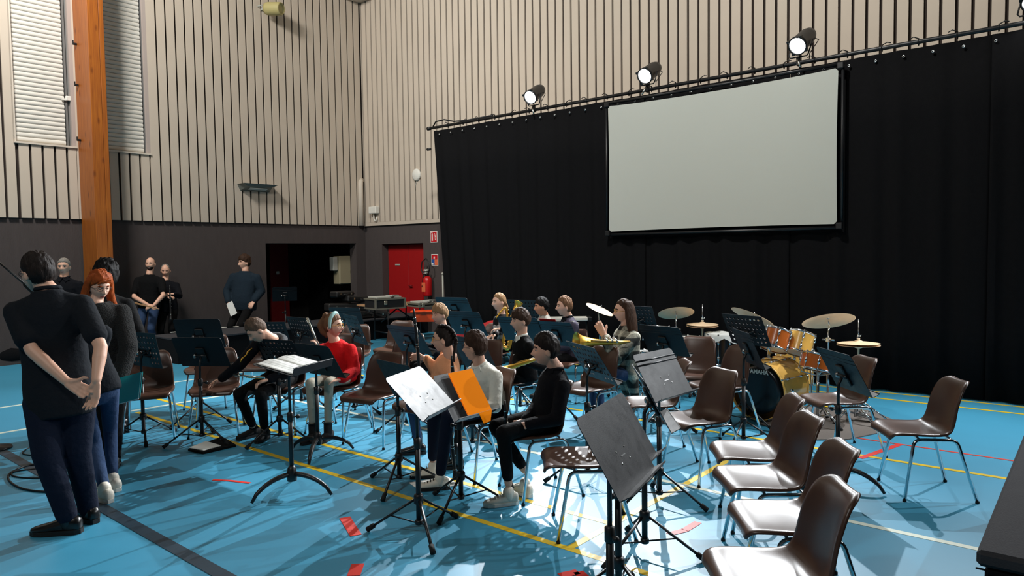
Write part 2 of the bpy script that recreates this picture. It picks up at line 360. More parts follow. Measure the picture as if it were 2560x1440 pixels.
def window(n, x0, x1, label):
    o = MB(); z0, z1 = 3.62, ZT; dep = .14
    o.box(((x0+x1)/2, YL+dep+.03, (z0+z1)/2), (x1-x0, .05, z1-z0))
    w_ = o.build('window_%d' % n, 'jamb'); struct(w_, label)
    MB().box((x0+.02, YL+dep/2, (z0+z1)/2), (.04, dep, z1-z0)).build('jamb', 'trim_paint', w_)
    MB().box((x1-.03, YL+dep/2, (z0+z1)/2), (.06, dep, z1-z0)).build('jamb', 'jamb', w_)
    MB().box(((x0+x1)/2, YL+dep/2-.02, z0-.01), (x1-x0, dep+.02, .03)).build('window_sill', 'trim_paint', w_)
    xa, xb = x0+.05, x1-(.14 if n == 1 else .09)
    MB().box((xb+.03, YL+.07, (z0+z1)/2), (.03, .04, z1-z0)).build('guide_rail', 'rail_grey', w_)
    if n == 1:
        MB().box((xb+.085, YL+.09, (z0+z1)/2), (.05, .03, z1-z0)).build('guide_rail', 'rail_grey', w_)
        c = onY(172, 246, YL); MB().box((c.x, YL+.02, c.z), (.09, .05, .08), bev=.01).box((c.x-.06, YL+.03, c.z-.02), (.08, .03, .03)).build('blind_motor', 'white_plastic', w_)
    key = round(xb-xa, 3)
    pr = [(-.002, -.039), (-.013, -.028), (-.017, -.005), (-.012, .02), (.002, .036)]
    mb = MB(); L = (xb-xa)/2; vs = []; fs = []
    for y, z in pr: vs += [(-L, y, z), (L, y, z)]
    for y, z in pr[::-1]: vs += [(-L, y+.004, z), (L, y+.004, z)]
    k = len(pr)*2
    for i in range(k): fs.append((2*i, 2*i+1, (2*i+3) % (2*k), (2*i+2) % (2*k)))
    mb.add(vs, fs); me = mb.mesh('blind_slat', 'blind')
    z = z0+.06
    while z < z1:
        link('blind_slat', me, w_, Matrix.Translation(((xa+xb)/2, YL+.075, z))); z += .0755
    return w_
window(1, 3.70, 4.62, 'tall window left of the wooden column, closed white slatted blind')
window(2, 4.98, 5.85, 'tall window right of the wooden column, closed white slatted blind')

# glulam column with two lamellas and clips
cx0, cx1, cy = 4.645, 4.897, 13.02
po = thing('wooden_column', 'tall orange-brown laminated timber column standing before the left wall', 'column', (cx0, cy, 0)); po['kind'] = 'structure'
MB().box((.088, .315, ZT/2), (.172, .63, ZT), bev=.006).build('lamella', 'glulam', po)
MB().box((.216, .315, ZT/2), (.076, .626, ZT), bev=.006).build('lamella', 'glulam', po)
MB().box((.178, .33, ZT/2), (.01, .6, ZT)).build('glue_joint', 'seam', po)
for px, py in ((181, 110), (188, 213), (197, 351)):
    c = onY(px, py, YL-.1); MB().box((-.03, .50, c.z), (.06, .04, .035), bev=.006).box((-.055, .50, c.z+.03), (.012, .03, .05)).build('cable_clip', 'black_metal', po)

# right wall
wr = MB(); xb = XW+.05
wr.box((xb+.14, (13.1+13.75)/2, 1.2), (.28, .65, 2.42)).box((xb+.14, (11.69-6)/2, 1.2), (.28, 17.69, 2.42)).box((xb+.14, (11.69+13.1)/2, (1.95+2.41)/2), (.28, 1.41, .46))
wr = wr.build('wall_right', 'wall_dark'); struct(wr, 'wall behind the black curtain, dark plaster below and beige slotted boards above')
MB().box((XW+.06, 3.8, (ZB+ZT)/2), (.04, 19.8, ZT-ZB)).build('felt_backing', 'felt', wr)
MB().box((XW+.012, 3.8, ZB+.03), (.03, 19.7, .075)).build('bottom_rail', 'board', wr)
ss = [8.334+.176*k for k in range(-58, 31)]
for a, b in zip(ss[:-1], ss[1:]): board(wr, 'y', a+g, b-g, ZB+.07, ZT)
board(wr, 'y', ss[-1]+g, YL, ZB+.07, ZT)
# red double door in its recess
dr = MB().box((xb+.24, 12.365, .98), (.04, 1.47, 1.96)).build('door_1', 'red_dark'); struct(dr, 'red double door in the dark right wall')
for a, b in ((11.70, 12.385), (12.395, 13.09)):
    lf = MB().box((xb+.20, (a+b)/2, .965), (.045, b-a, 1.92), bev=.004).build('door_leaf', 'red_door', dr)
    if a > 12: MB().box((xb+.17, 12.76, 1.47), (.012, .16, .035)).build('door_plate', 'grey_plastic', lf)
    else: MB().box((xb+.17, 12.31, .98), (.012, .09, .05)).tube([(xb+.165, 12.33, .99), (xb+.12, 12.33, .99), (xb+.12, 12.23, .99)], .01).build('door_handle', 'red_dark', lf)
# dark store room seen through the opening in the left wall
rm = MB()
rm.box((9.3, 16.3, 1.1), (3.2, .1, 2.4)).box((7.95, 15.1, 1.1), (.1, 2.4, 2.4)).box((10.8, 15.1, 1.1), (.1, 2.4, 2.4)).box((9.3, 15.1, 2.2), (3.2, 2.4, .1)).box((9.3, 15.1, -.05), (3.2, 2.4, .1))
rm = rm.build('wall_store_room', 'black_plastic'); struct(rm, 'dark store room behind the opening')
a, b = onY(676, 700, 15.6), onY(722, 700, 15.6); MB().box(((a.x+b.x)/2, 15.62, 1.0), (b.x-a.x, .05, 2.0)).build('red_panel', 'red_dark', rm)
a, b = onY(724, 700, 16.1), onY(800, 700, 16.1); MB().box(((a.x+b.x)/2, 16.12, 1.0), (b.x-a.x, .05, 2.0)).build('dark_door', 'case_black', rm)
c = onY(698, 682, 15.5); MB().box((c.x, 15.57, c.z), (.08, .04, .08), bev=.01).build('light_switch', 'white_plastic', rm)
# trim at the corner: duct, ceiling beam
MB().tube([(10.60, 13.62, ZB), (10.60, 13.62, 3.3), (10.62, 13.64, 3.42), (10.68, 13.68, 3.47)], .06, 14).build('trim_1', 'trim_paint').__setitem__('kind', 'structure')
struct(MB().box((10.45, 13.4, 8.02), (.6, .6, .9)).box((10.6, 3.8, 8.35), (.3, 19.7, .4)).box((2.3, 13.5, 8.35), (16.8, .3, .4)).build('trim_2', 'trim_paint'))
struct(MB().box((.6, 2.0, 9.05), (20.6, 25, .1)).build('ceiling', 'ceiling_white'))
struct(MB().box((-9.6, 2, 4.5), (.2, 25, 9)).build('wall_rear', 'hall_wall')); struct(MB().box((.6, -10.4, 4.5), (20.6, .2, 9)).build('wall_front', 'hall_wall'))
struct(MB().box((-7.8, 13.8, 4.5), (3.8, .2, 9)).box((.8, 13.85, 8.7), (20, .2, .7)).box((10.9, -8.2, 4.5), (.2, 4.4, 9)).box((10.9, 2, 8.7), (.2, 23, .7)).build('wall_side', 'hall_wall'))

# things on the walls
def on_right(px, py): return onX(px, py, XW)
c = on_right(1043, 437); t = thing('loudspeaker_disc', 'round white wall disc with a thin cable on the beige boards', 'detector', c)
MB().lathe([(.13, 0), (.13, .035), (.10, .055), (0, .06)], 28, mat4(rotto((-1, 0, 0)), (0, 0, 0))).build('disc', 'white_plastic', t)
MB().tube([(-.01, 0, -.12), (-.01, .05, -.22), (-.005, .07, -.34)], .006, 6).build('cable', 'grey_plastic', t)
c = on_right(940, 531); t = thing('junction_box', 'small white box with a hanging hook beside the corner duct', 'box', c)
MB().box((-.06, 0, .05), (.12, .26, .16), bev=.012).build('case', 'white_plastic', t)
MB().tube([(-.05, .02, -.03), (-.05, .02, -.14), (-.05, -.02, -.2), (-.05, -.08, -.17), (-.05, -.07, -.11)], .014, 8).build('hook', 'white_plastic', t)
a = onY(600, 464, YL); b = onY(673, 468, YL)
t = thing('wall_uplight', 'flat grey wedge-shaped wall lamp on the left beige boards', 'lamp', ((a.x+b.x)/2, YL, a.z)); L = (b.x-a.x)/2
MB().add([(-L-.06, 0, .03), (L+.06, 0, .03), (L+.06, -.26, .035), (-L-.06, -.26, .035), (-L, 0, -.1), (L, 0, -.1), (L-.05, -.2, -.02), (-L+.05, -.2, -.02)], [(0, 1, 2, 3), (7, 6, 5, 4), (3, 2, 6, 7), (0, 3, 7, 4), (1, 5, 6, 2), (0, 4, 5, 1)], smooth=False).build('housing', 'uplight', t)
MB().box((0, -.12, -.062), (L*1.2, .08, .015), Matrix.Rotation(-.32, 3, 'X')).build('diffuser', 'glow', t)
c = onY(658, 25, YL); t = thing('wall_projector', 'short cream cylinder lamp high on the left beige wall', 'lamp', c)
R = rotto(Vector((.45, -1, -.12))); MB().lathe([(.0, 0), (.12, 0), (.13, .05), (.13, .34), (.12, .36), (.1, .36), (.1, .33), (0, .33)], 24, mat4(R, (0, -.12, 0))).build('barrel', 'cyl_cream', t)
MB().box((-.02, -.07, 0), (.08, .16, .05)).tube([(-.15, -.02, .03), (-.1, -.1, .05), (-.02, -.16, .05)], .012).build('bracket', 'grey_plastic', t)
def sign(px, py, label, kind):
    c = on_right(px, py); t = thing('wall_sign', label, 'sign', (xb-.004, c.y, c.z)); wd, ht = .105, .125
    MB().box((0, 0, 0), (.008, wd*2, ht*2), bev=.002).build('plate', 'sign_white', t)
    def q(y0, z0, y1, z1, m, nm, d=.006): MB().box((-d, -(y0+y1)/2*wd, (z0+z1)/2*ht), (.003, abs(y1-y0)*wd, abs(z1-z0)*ht)).build(nm, m, t)
    if kind == 'ext':
        q(-.86, -.88, .86, .88, 'sign_red', 'red_field', .005)
        MB().box((-.008, .045, -.01), (.003, .036, .15)).box((-.008, .045, .075), (.003, .02, .03)).box((-.008, .06, .09), (.003, .045, .012)).build('extinguisher_symbol', 'sign_white', t)
        mb = MB()
        for i, (yy, zz) in enumerate(((-.035, .06), (-.04, .03), (-.045, 0), (-.04, -.03), (-.05, -.06))): mb.box((-.008, yy, zz), (.003, .03, .014), Matrix.Rotation(.7, 3, 'X'))
        mb.build('flame_symbol', 'sign_white', t)
    else:
        q(-.88, .1, .88, .9, 'sign_red', 'red_field'); q(-.88, -.9, -.02, .08, 'sign_blue', 'blue_field'); q(.02, -.9, .88, .08, 'sign_orange', 'orange_field')
        q(-.25, .25, .15, .6, 'sign_white', 'figure_symbol', .009); q(-.85, -.85, -.35, -.5, 'sign_white', 'white_field', .009)
sign(1081, 592, 'red fire extinguisher sign with white symbol, upper one by the red door', 'ext')
sign(1083, 650, 'red, blue and orange instruction sign below the extinguisher sign', 'info')
c = on_right(1063, 680); t = thing('light_switch', 'small grey switch box between red door and extinguisher', 'switch', (xb-.03, c.y-.01, c.z))
MB().box((0, 0, 0), (.06, .12, .12), bev=.01).build('case', 'grey_plastic', t); MB().box((-.033, 0, 0), (.012, .06, .07), bev=.004).build('button', 'white_plastic', t)
c = on_right(1076, 740); t = thing('fire_extinguisher', 'red fire extinguisher hung on dark wall beside the red door', 'extinguisher', (xb-.13, c.y, c.z))
MB().lathe([(.0, 0), (.085, 0), (.1, .03), (.1, .34), (.085, .4), (.04, .44), (0, .44)], 24).build('body', 'ext_red', t)
MB().box((-.098, .02, .2), (.01, .11, .2)).build('label_print', 'sign_orange', t)
MB().lathe([(.035, .44), (.035, .5), (0, .5)], 14).box((-.05, 0, .53), (.14, .03, .03)).box((-.04, 0, .48), (.12, .03, .02)).build('valve', 'black_metal', t)
MB().tube([(-.02, -.03, .47), (-.05, -.13, .58), (-.04, -.12, .72), (-.03, 0, .82), (-.04, .12, .74), (-.05, .13, .58), (-.06, .06, .44), (-.1, .06, .2)], .013, 8).build('hose', 'black_plastic', t)
a = onY(868, 675, 13.9); t = thing('electrical_cabinet', 'beige metal cabinet with a white box beside it in the dark opening', 'cabinet', (a.x, 13.98, a.z))
MB().box((0, .1, 0), (.36, .24, .66), bev=.012).build('case', 'cabinet_beige', t); MB().box((0, -.03, 0), (.33, .02, .62), bev=.004).build('door', 'cabinet_beige', t); MB().box((.13, -.045, -.05), (.02, .02, .06)).build('handle', 'black_metal', t)
MB().box((-.25, .1, .15), (.12, .16, .32), bev=.012).build('side_box', 'grey_plastic', t)
# ------------------------------------------------------------------ curtain, pipe, screen, spotlights
t = thing('stage_curtain', 'long black velour curtain hung from a pipe along the right side', 'curtain', (9.35, 9.6, 0))
random.seed(2)
edges = [9.79, 7.55, 5.35, 3.25, 1.1, -1.0, -3.2, -5.4]
for a, b in zip(edges[:-1], edges[1:]):
    n = 70; mb = MB(); vs = []; fs = []; ph = random.random()*6; zs = [.015, .8, 1.6, 2.4, 3.2, 3.99]
    for zi in zs:
        for j in range(n+1):
            u = j/n; amp = .008+.020*(1-zi/4)
            yy = a+(b-a)*u
            if a > 9.7: yy -= .30*(1-u)*(1-zi/4)
            xx = amp*(math.sin(u*38+ph+.2*zi)+.5*math.sin(u*61+2*ph))+.012*math.sin(u*9+ph)
            vs.append((xx, yy-9.6, zi))
    for i in range(len(zs)-1):
        for j in range(n): k = i*(n+1)+j; fs.append((k, k+1, k+n+2, k+n+1))
    mb.add(vs, fs); o = mb.build('curtain_panel', 'curtain_black', t)
    md = o.modifiers.new('thick', 'SOLIDIFY'); md.thickness = .006
me = MB().lathe([(.006, 0), (.006, .004), (.016, .004), (.017, 0)], 12, mat4(rotto((-1, 0, 0)), (0, 0, 0))).mesh('eyelet', 'steel')
y = 9.62
while y > -5.2: link('eyelet', me, t, Matrix.Translation((-.035, y-9.6, 3.91))); y -= .295
t = thing('curtain_pipe', 'long black pipe with ties carrying the black curtain', 'pipe', (9.33, 9.9, 4.05))
MB().tube([(0, 0, 0), (0, -15.3, 0)], .026, 12).build('pipe', 'black_metal', t)
MB().tube([(0, -.02, -.38), (0, .06, -.38)], .026, 12).lathe([(.0, 0), (.035, 0), (.035, .07), (0, .07)], 12, mat4(rotto((0, 1, 0)), (0, -.03, 0))).build('end_cap', 'black_plastic', t)
MB().tube([(0, -.1, .02), (-.02, -.2, .1), (-.02, -.42, .11), (0, -.65, .05), (0, -.95, .03), (0, -1.6, .035)], .013, 8).build('cable', 'cable', t)
me = MB().tube([(.0, 0, .034), (.035, 0, 0), (0, 0, -.04), (-.035, 0, 0)], .007, 6, closed=True).tube([(0, 0, .034), (-.01, .05, .06), (0, .09, .045)], .006, 6).mesh('tie', 'black_plastic')
for k in range(38): link('tie', me, t, Matrix.Translation((0, -.5-k*.38, 0)) @ Matrix.Rotation((k % 3)*math.pi, 4, 'Z'))
# projection screen
y0, y1, z0, z1 = 5.90, 2.635, 2.01, 3.885
t = thing('projection_screen', 'large pale grey-white projection screen hung on the black curtain', 'screen', (9.235, (y0+y1)/2, z0)); W = (y0-y1)/2; Hh = z1-z0
N = 24; top = []; bot = []; lf = []; rg = []
cc = .035
for i in range(N+1):
    u = i/N; yv = (W-cc)-(2*(W-cc))*u; top.append((-.0, yv, Hh-.035*math.sin(math.pi*u)**.6)); bot.append((0, yv, .012*math.sin(math.pi*u)))
for i in range(1, 9):
    u = i/9; rg.append((0, -W+.012*math.sin(math.pi*u), Hh-cc-(Hh-2*cc)*u)); lf.append((0, W-.012*math.sin(math.pi*u), cc+(Hh-2*cc)*u))
MB().plate(top+[(0, -W, Hh-cc)]+rg+[(0, -W, cc)]+bot[::-1]+[(0, W, cc)]+lf+[(0, W, Hh-cc)], .006, (-1, 0, 0)).build('screen_fabric', 'screen_white', t)
e = .045
for p, q in (((.02, -W-e, -e), (.02, W+e, -e)), ((.02, -W-e, Hh+e), (.02, W+e, Hh+e)), ((.02, -W-e, -e), (.02, -W-e, Hh+e)), ((.02, W+e, -e), (.02, W+e, Hh+e))): MB().tube([p, q], .02, 8).build('frame_bar', 'black_metal', t)
for sy in (-1, 1):
    for z in (-e, Hh+e): MB().box((.0, sy*(W+e-.02), z+(.02 if z < 0 else -.02)), (.05, .08, .08), bev=.01).build('corner_bracket', 'black_plastic', t)
# theatre spotlights standing on the pipe
def spotlight(i, s, aim, label, grp='theatre spotlights on the curtain pipe'):
    s = Vector(s); d = (Vector(aim)-s).normalized(); t = thing('spotlight', label, 'spotlight', (9.33, s.y+.03, 4.05), 0, grp); o = Vector((9.33, s.y+.03, 4.05))
    R = rotto(-d, (0, 1, 0)); Mx = mat4(R, s-o)
    MB().lathe([(0, .41), (.06, .41), (.085, .385), (.105, .30), (.108, .05), (.118, .03), (.118, -.012), (.102, -.012), (.1, .02)], 24, Mx, cap=False).build('housing', 'black_metal', t)
    MB().lathe([(.098, .012), (.06, .004), (0, .0)], 24, Mx, cap=False).build('lens', 'lens', t)
    for a in (.5, 2.1, 3.7, 5.3): MB().box(Mx @ Vector((math.cos(a)*.122, math.sin(a)*.122, .0)), (.03, .03, .035), R).build('filter_clip', 'black_metal', t)
    pv = s-o-d*.16
    MB().tube([pv+R @ Vector((0, 0, 0))+Vector((0, .125, 0)), Vector((0, .12, .1)), Vector((0, .1, .075)), Vector((0, -.1, .075)), Vector((0, -.12, .1)), pv+Vector((0, -.125, 0))], .009, 8).build('yoke', 'black_metal', t)
    MB().box((0, 0, .055), (.04, .05, .05), bev=.006).box((0, 0, 0), (.075, .045, .075), bev=.01).build('clamp', 'black_plastic', t)
    MB().tube([(-.04, 0, .03), (-.07, -.05 if i != 1 else .05, -.07)], .013, 8).build('clamp_lever', 'silver', t)
    MB().tube([pv-d*.2, pv-d*.12+Vector((0, -.15, -.06)), Vector((.02, -.13, .1)), Vector((.03, -.12, 0))], .006, 6).build('cable', 'cable', t)
names = ['lit black theatre spotlight left of the screen, farthest along the pipe', 'lit black theatre spotlight above the left part of the screen', 'lit black theatre spotlight above the upper right corner of the screen', 'lit black theatre spotlight on the pipe past the screen, at the right edge', 'lit black theatre spotlight on the pipe beyond the right edge', 'lit black theatre spotlight farthest right on the pipe']
for i, s in enumerate(SPOTS): spotlight(i, s, AIMS[i], names[i])
# stage riser along the left wall
t = thing('stage_riser', 'low black stage riser with a dark skirt along the left wall', 'stage', (5.2, 11.42, 0))
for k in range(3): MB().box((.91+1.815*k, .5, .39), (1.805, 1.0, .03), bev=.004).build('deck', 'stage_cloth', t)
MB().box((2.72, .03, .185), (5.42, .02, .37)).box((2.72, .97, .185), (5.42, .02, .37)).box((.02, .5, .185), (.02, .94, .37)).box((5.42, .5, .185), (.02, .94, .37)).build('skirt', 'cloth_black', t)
for px, py in ((433, 831), (560, 819), (590, 817), (902, 788), (967, 781)):
    c = G(px, py, .41); MB().box((c.x-5.2, c.y-11.42, .412), (.09, .06, .012), bev=.003).build('corner_plate', 'white_plastic', t)
# near black platform at the right edge
a = G(2440, 1375, .8); b = G(2560, 1082, .8); t = thing('stage_block', 'black cloth-covered platform corner at the lower right edge of the view', 'stage', (a.x, a.y, 0), math.atan2(b.y-a.y, b.x-a.x))
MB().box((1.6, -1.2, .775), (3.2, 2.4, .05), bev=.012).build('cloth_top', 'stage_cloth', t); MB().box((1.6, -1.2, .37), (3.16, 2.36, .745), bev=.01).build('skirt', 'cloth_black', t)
MB().box((-.0, -1.2, .745), (.006, 2.4, .004)).build('hem', 'cloth_black', t)
# mixing table with cases
a = G(932, 766, .74); b = G(1092, 756, .74); d = (b-a); d.z = 0; L = d.length; d.normalize(); n = Vector((-d.y, d.x, 0)); Rz = Matrix((d, n, (0, 0, 1))).transposed()
t = thing('folding_table', 'long brown folding table with black legs before the red door', 'table', (a.x, a.y, 0))
t.rotation_euler = (0, 0, math.atan2(d.y, d.x))
MB().box((L/2, .35, .725), (L, .7, .03), bev=.006).build('tabletop', 'table_wood', t)
for x in (.35, L-.35):
    MB().tube([(x, .08, .71), (x, .05, .02)], .014).tube([(x, .62, .71), (x, .65, .02)], .014).tube([(x, .06, .2), (x, .64, .2)], .012).build('leg', 'black_metal', t)
    MB().tube([(x, .35, .4), (x+(.45 if x < 1 else -.45), .35, .71)], .014).build('brace', 'black_metal', t)
def flight_case(px0, px1, py, dep, h, label, open_=True):
    a = D(px0, py, dep); b = D(px1, py, dep); wd = (b-a).length
    c = (a+b)/2+Vector((d.y*-.0, 0, 0)); tt = thing('flight_case', label, 'case', (c.x, c.y, .74)); tt.rotation_euler = (0, 0, math.atan2(d.y, d.x)+.0)
    MB().box((0, .2, h/2), (wd, .42, h-.01), bev=.004).build('case_body', 'case_black', tt)
    for z in (.012, h-.012):
        for y_ in (-.015, .415): MB().box((0, y_, z), (wd+.02, .025, .024)).build('edge_profile', 'alu', tt)
        for x_ in (-wd/2, wd/2): MB().box((x_, .2, z), (.025, .45, .024)).build('edge_profile', 'alu', tt)
    for x_ in (-wd/2, wd/2): MB().box((x_, -.015, h/2), (.03, .028, h)).build('corner_profile', 'alu', tt)
    MB().box((-.1, -.03, h*.6), (.06, .02, .07), bev=.006).build('latch', 'alu', tt)
    MB().box((0, .2, h+.015), (wd*.85, .34, .03), bev=.004).box((.1, .1, h+.04), (.22, .14, .02), Matrix.Rotation(.5, 3, 'Z')).build('device', 'grey_plastic', tt)
flight_case(934, 1016, 752, 12.75, .19, 'larger black flight case with metal edges on the folding table')
flight_case(1044, 1092, 752, 13.1, .07, 'small flat case with metal edges at the right end of the table')
# dark cases and piano bulk by the opening
t = thing('case_pile', 'pile of black instrument cases on the riser in front of the dark opening', 'case', (9.0, 11.85, .405)); t.rotation_euler = (0, 0, -.15)
def soft_case(x, y, z, dx, dy, dz, rz, tl=0):
    R = Matrix.Rotation(rz, 3, 'Z') @ Matrix.Rotation(tl, 3, 'Y'); o = MB().box((x, y, z), (dx, dy, dz), R, bev=.025).build('instrument_case', 'case_black', t)
    MB().box(Vector((x, y, z))+R @ Vector((0, -dy/2-.003, 0)), (dx*.96, .008, .02), R).build('case_rim', 'black_metal', o); MB().tube([Vector((x, y, z))+R @ Vector(p) for p in ((-.07, -dy/2, .0), (-.06, -dy/2-.04, 0), (.06, -dy/2-.04, 0), (.07, -dy/2, 0))], .01, 6).build('handle', 'black_plastic', o)
    for q in (-.3, .3): MB().box(Vector((x, y, z))+R @ Vector((dx*q, -dy/2-.012, .01)), (.03, .012, .04), R).build('latch', 'silver', o)
soft_case(-.15, 0, .09, .95, .32, .17, .05); soft_case(.42, -.05, .12, .5, .3, .16, -.3, .28); soft_case(-.2, .02, .26, .8, .28, .15, -.08, .03); soft_case(.1, .0, .40, .7, .26, .13, .12, .10); soft_case(-.25, .05, .52, .45, .24, .12, .2)
c = onX(1108, 760, 10.2); t = thing('boom_stand', 'slim pale vertical rod with a crossbar beside the extinguisher', 'stand', (c.x, c.y, 0))
q = Vector(t.location); b0 = onX(1108, 760, q.x)-q; b1 = onX(1108, 687, q.x)-q
MB().tube([(b0.x, b0.y, .05), (b0.x, b0.y, b1.z)], .018, 8).lathe([(.025, 0), (.025, .04), (0, .05)], 10, Matrix.Translation((b0.x, b0.y, b1.z))).build('rod', 'grey_plastic', t)
MB().tube([(b0.x, b0.y+.2, b1.z-.5), (b0.x, b0.y-.25, b1.z-.5)], .012, 8).build('crossbar', 'grey_plastic', t)
MB().tube([(b0.x-.2, b0.y, .02), (b0.x, b0.y, .2), (b0.x+.2, b0.y, .02)], .012, 8).build('foot', 'black_metal', t)
# bright orange plastic bin/bag on riser end and red cloth
c = G(1068, 802, .41); t = thing('orange_crate', 'bright orange plastic tub on the end of the black riser', 'tub', (c.x, c.y, .40))
w_ = .27; MB().add([(-w_, -.14, .2), (w_, -.14, .2), (w_, .14, .2), (-w_, .14, .2), (-w_*.75, -.1, 0), (w_*.75, -.1, 0), (w_*.75, .1, 0), (-w_*.75, .1, 0)], [(7, 6, 5, 4), (0, 4, 5, 1), (1, 5, 6, 2), (2, 6, 7, 3), (3, 7, 4, 0)], smooth=False).build('tub', 'orange_plastic', t)
MB().box((0, -.15, .2), (2*w_+.06, .05, .03), bev=.008).box((0, .15, .2), (2*w_+.06, .05, .03), bev=.008).box((-w_-.01, 0, .2), (.05, .3, .03), bev=.008).box((w_+.01, 0, .2), (.05, .3, .03), bev=.008).build('rim', 'orange_plastic', t); t.rotation_euler = (0, 0, -.9)
c = D(1200, 790, 11.2); t = thing('red_cloth_pile', 'crumpled red cloth lying over a box behind the dark music desks', 'cloth', (c.x, c.y, 0))
MB().box((0, 0, .28), (.75, .5, .56), bev=.02).build('box', 'case_black', t)
mb = MB(); vs = []; fs = []; n = 14
for i in range(n+1):
    for j in range(n+1):
        x, y_ = (i/n-.5)*.95, (j/n-.5)*.7; ed = max(abs(i/n-.5), abs(j/n-.5))*2
        vs.append((x, y_, .585+.07*mnoise.noise(Vector((x*6, y_*6, 1)))+.05*(1-ed)-(.16*max(0, ed-.75)/.25)))
for i in range(n):
    for j in range(n): k = i*(n+1)+j; fs.append((k, k+1, k+n+2, k+n+1))
mb.add(vs, fs); o = mb.build('cloth', 'red_cloth', t); md = o.modifiers.new('th', 'SOLIDIFY'); md.thickness = .012; t.rotation_euler = (0, 0, -.86)
# slim white keyboard behind the two boys
c = D(1420, 797, 9.6); t = thing('white_keyboard', 'slim white keyboard on a stand behind the boys in the back row', 'keyboard', (c.x, c.y, 0)); t.rotation_euler = (0, 0, -.86)
MB().box((0, 0, c.z), (.62, .2, .05), bev=.01).build('case', 'white_plastic', t); MB().box((.28, 0, c.z), (.07, .205, .055), bev=.01).build('end_block', 'black_plastic', t)
for x in (-.25, .25): MB().tube([(x, 0, c.z-.03), (x, 0, .02)], .014).tube([(x, -.15, .015), (x, .15, .015)], .014).build('leg', 'black_metal', t)
# things at the far left: bag by the wall, microphone boom
c = G(28, 912, 0); t = thing('black_bag', 'dark bag slumped on the floor against the wall at the far left', 'bag', (c.x+.1, c.y+.1, 0))
MB().loft([((-.36, 0, .14), Vector((0, .02, 0)), Vector((0, 0, .05))), ((-.33, 0, .15), Vector((0, .13, 0)), Vector((0, 0, .14))), ((-.1, 0, .17), Vector((0, .17, 0)), Vector((0, 0, .17))), ((.15, 0, .14), Vector((0, .16, 0)), Vector((0, 0, .14))), ((.34, 0, .11), Vector((0, .12, 0)), Vector((0, 0, .10))), ((.37, 0, .11), Vector((0, .02, 0)), Vector((0, 0, .03)))], 16).build('body', 'cloth_black', t)
MB().tube([(-.2, 0, .3), (-.12, 0, .4), (.05, 0, .42), (.14, 0, .28)], .015, 8).build('strap', 'black_plastic', t)
a = D(-40, 624, 6.4); b = D(64, 712, 6.2); t = thing('microphone_stand', 'slim dark microphone boom slanting down at the far left edge', 'microphone stand', (a.x, a.y, 0)); q = Vector((a.x, a.y, 0))
MB().tube([a-q, b-q], .009, 8).build('boom', 'black_metal', t); MB().tube([(0, 0, .03), a-q], .011, 8).build('pole', 'black_metal', t); MB().lathe([(0, 0), (.14, 0), (.14, .018), (.02, .03), (0, .03)], 20).build('base', 'black_metal', t)
MB().capsule(b-q, b-q+(b-a).normalized()*.12, .02, .024, 12).build('microphone', 'black_plastic', t)
# cables on the floor at left
def cable(label, pts, r=.008, nm='floor_cable'):
    P = [G(*p) for p in pts]; S = []
    for i in range(len(P)-1):
        p0, p1, p2, p3 = P[max(i-1, 0)], P[i], P[i+1], P[min(i+2, len(P)-1)]
        for k in range(6):
            u = k/6; S.append(.5*((2*p1)+(p2-p0)*u+(2*p0-5*p1+4*p2-p3)*u*u+(3*p1-p0-3*p2+p3)*u**3)+Vector((0, 0, r)))
    tag(MB().tube(S+[P[-1]+Vector((0, 0, r))], r, 6).build(nm, 'cable'), label, 'cable')
cable('dark cable loop on the blue floor left of the man in the dark shirt', [(185, 1171), (90, 1163), (30, 1182), (22, 1202), (50, 1222), (100, 1231), (150, 1230), (220, 1218)])
cable('second thin cable curving inside the larger floor loop', [(190, 1173), (110, 1172), (40, 1180), (30, 1190), (60, 1196), (110, 1196), (185, 1190)], .006)
cable('short cable bend on floor beyond the larger loop', [(130, 1104), (80, 1118), (57, 1132), (70, 1139), (130, 1142)], .006)
c = G(545, 1110); t = thing('music_folder', 'open dark folder with a white booklet lying under the tripod stand', 'folder', (c.x, c.y, 0))
P = [G(*p)-c for p in ((470, 1128), (508, 1136), (590, 1117), (555, 1096))]; MB().plate([Vector(p)+Vector((0, 0, .001)) for p in P], .02, (0, 0, 1)).build('cover', 'cloth_black', t)
P = [G(*p)-c for p in ((474, 1126), (509, 1133), (553, 1121), (515, 1110))]; MB().plate([Vector(p)+Vector((0, 0, .022)) for p in P], .006, (0, 0, 1)).build('booklet', 'paper', t)
P = [G(*p) for p in ((1022, 1208), (1050, 1228), (1148, 1214), (1118, 1192))]; tag(MB().plate([p+Vector((0, 0, .002)) for p in P], .003, (0, 0, 1)).build('sheet_paper', 'paper'), 'white sheet of paper on floor under a sneaker', 'paper')
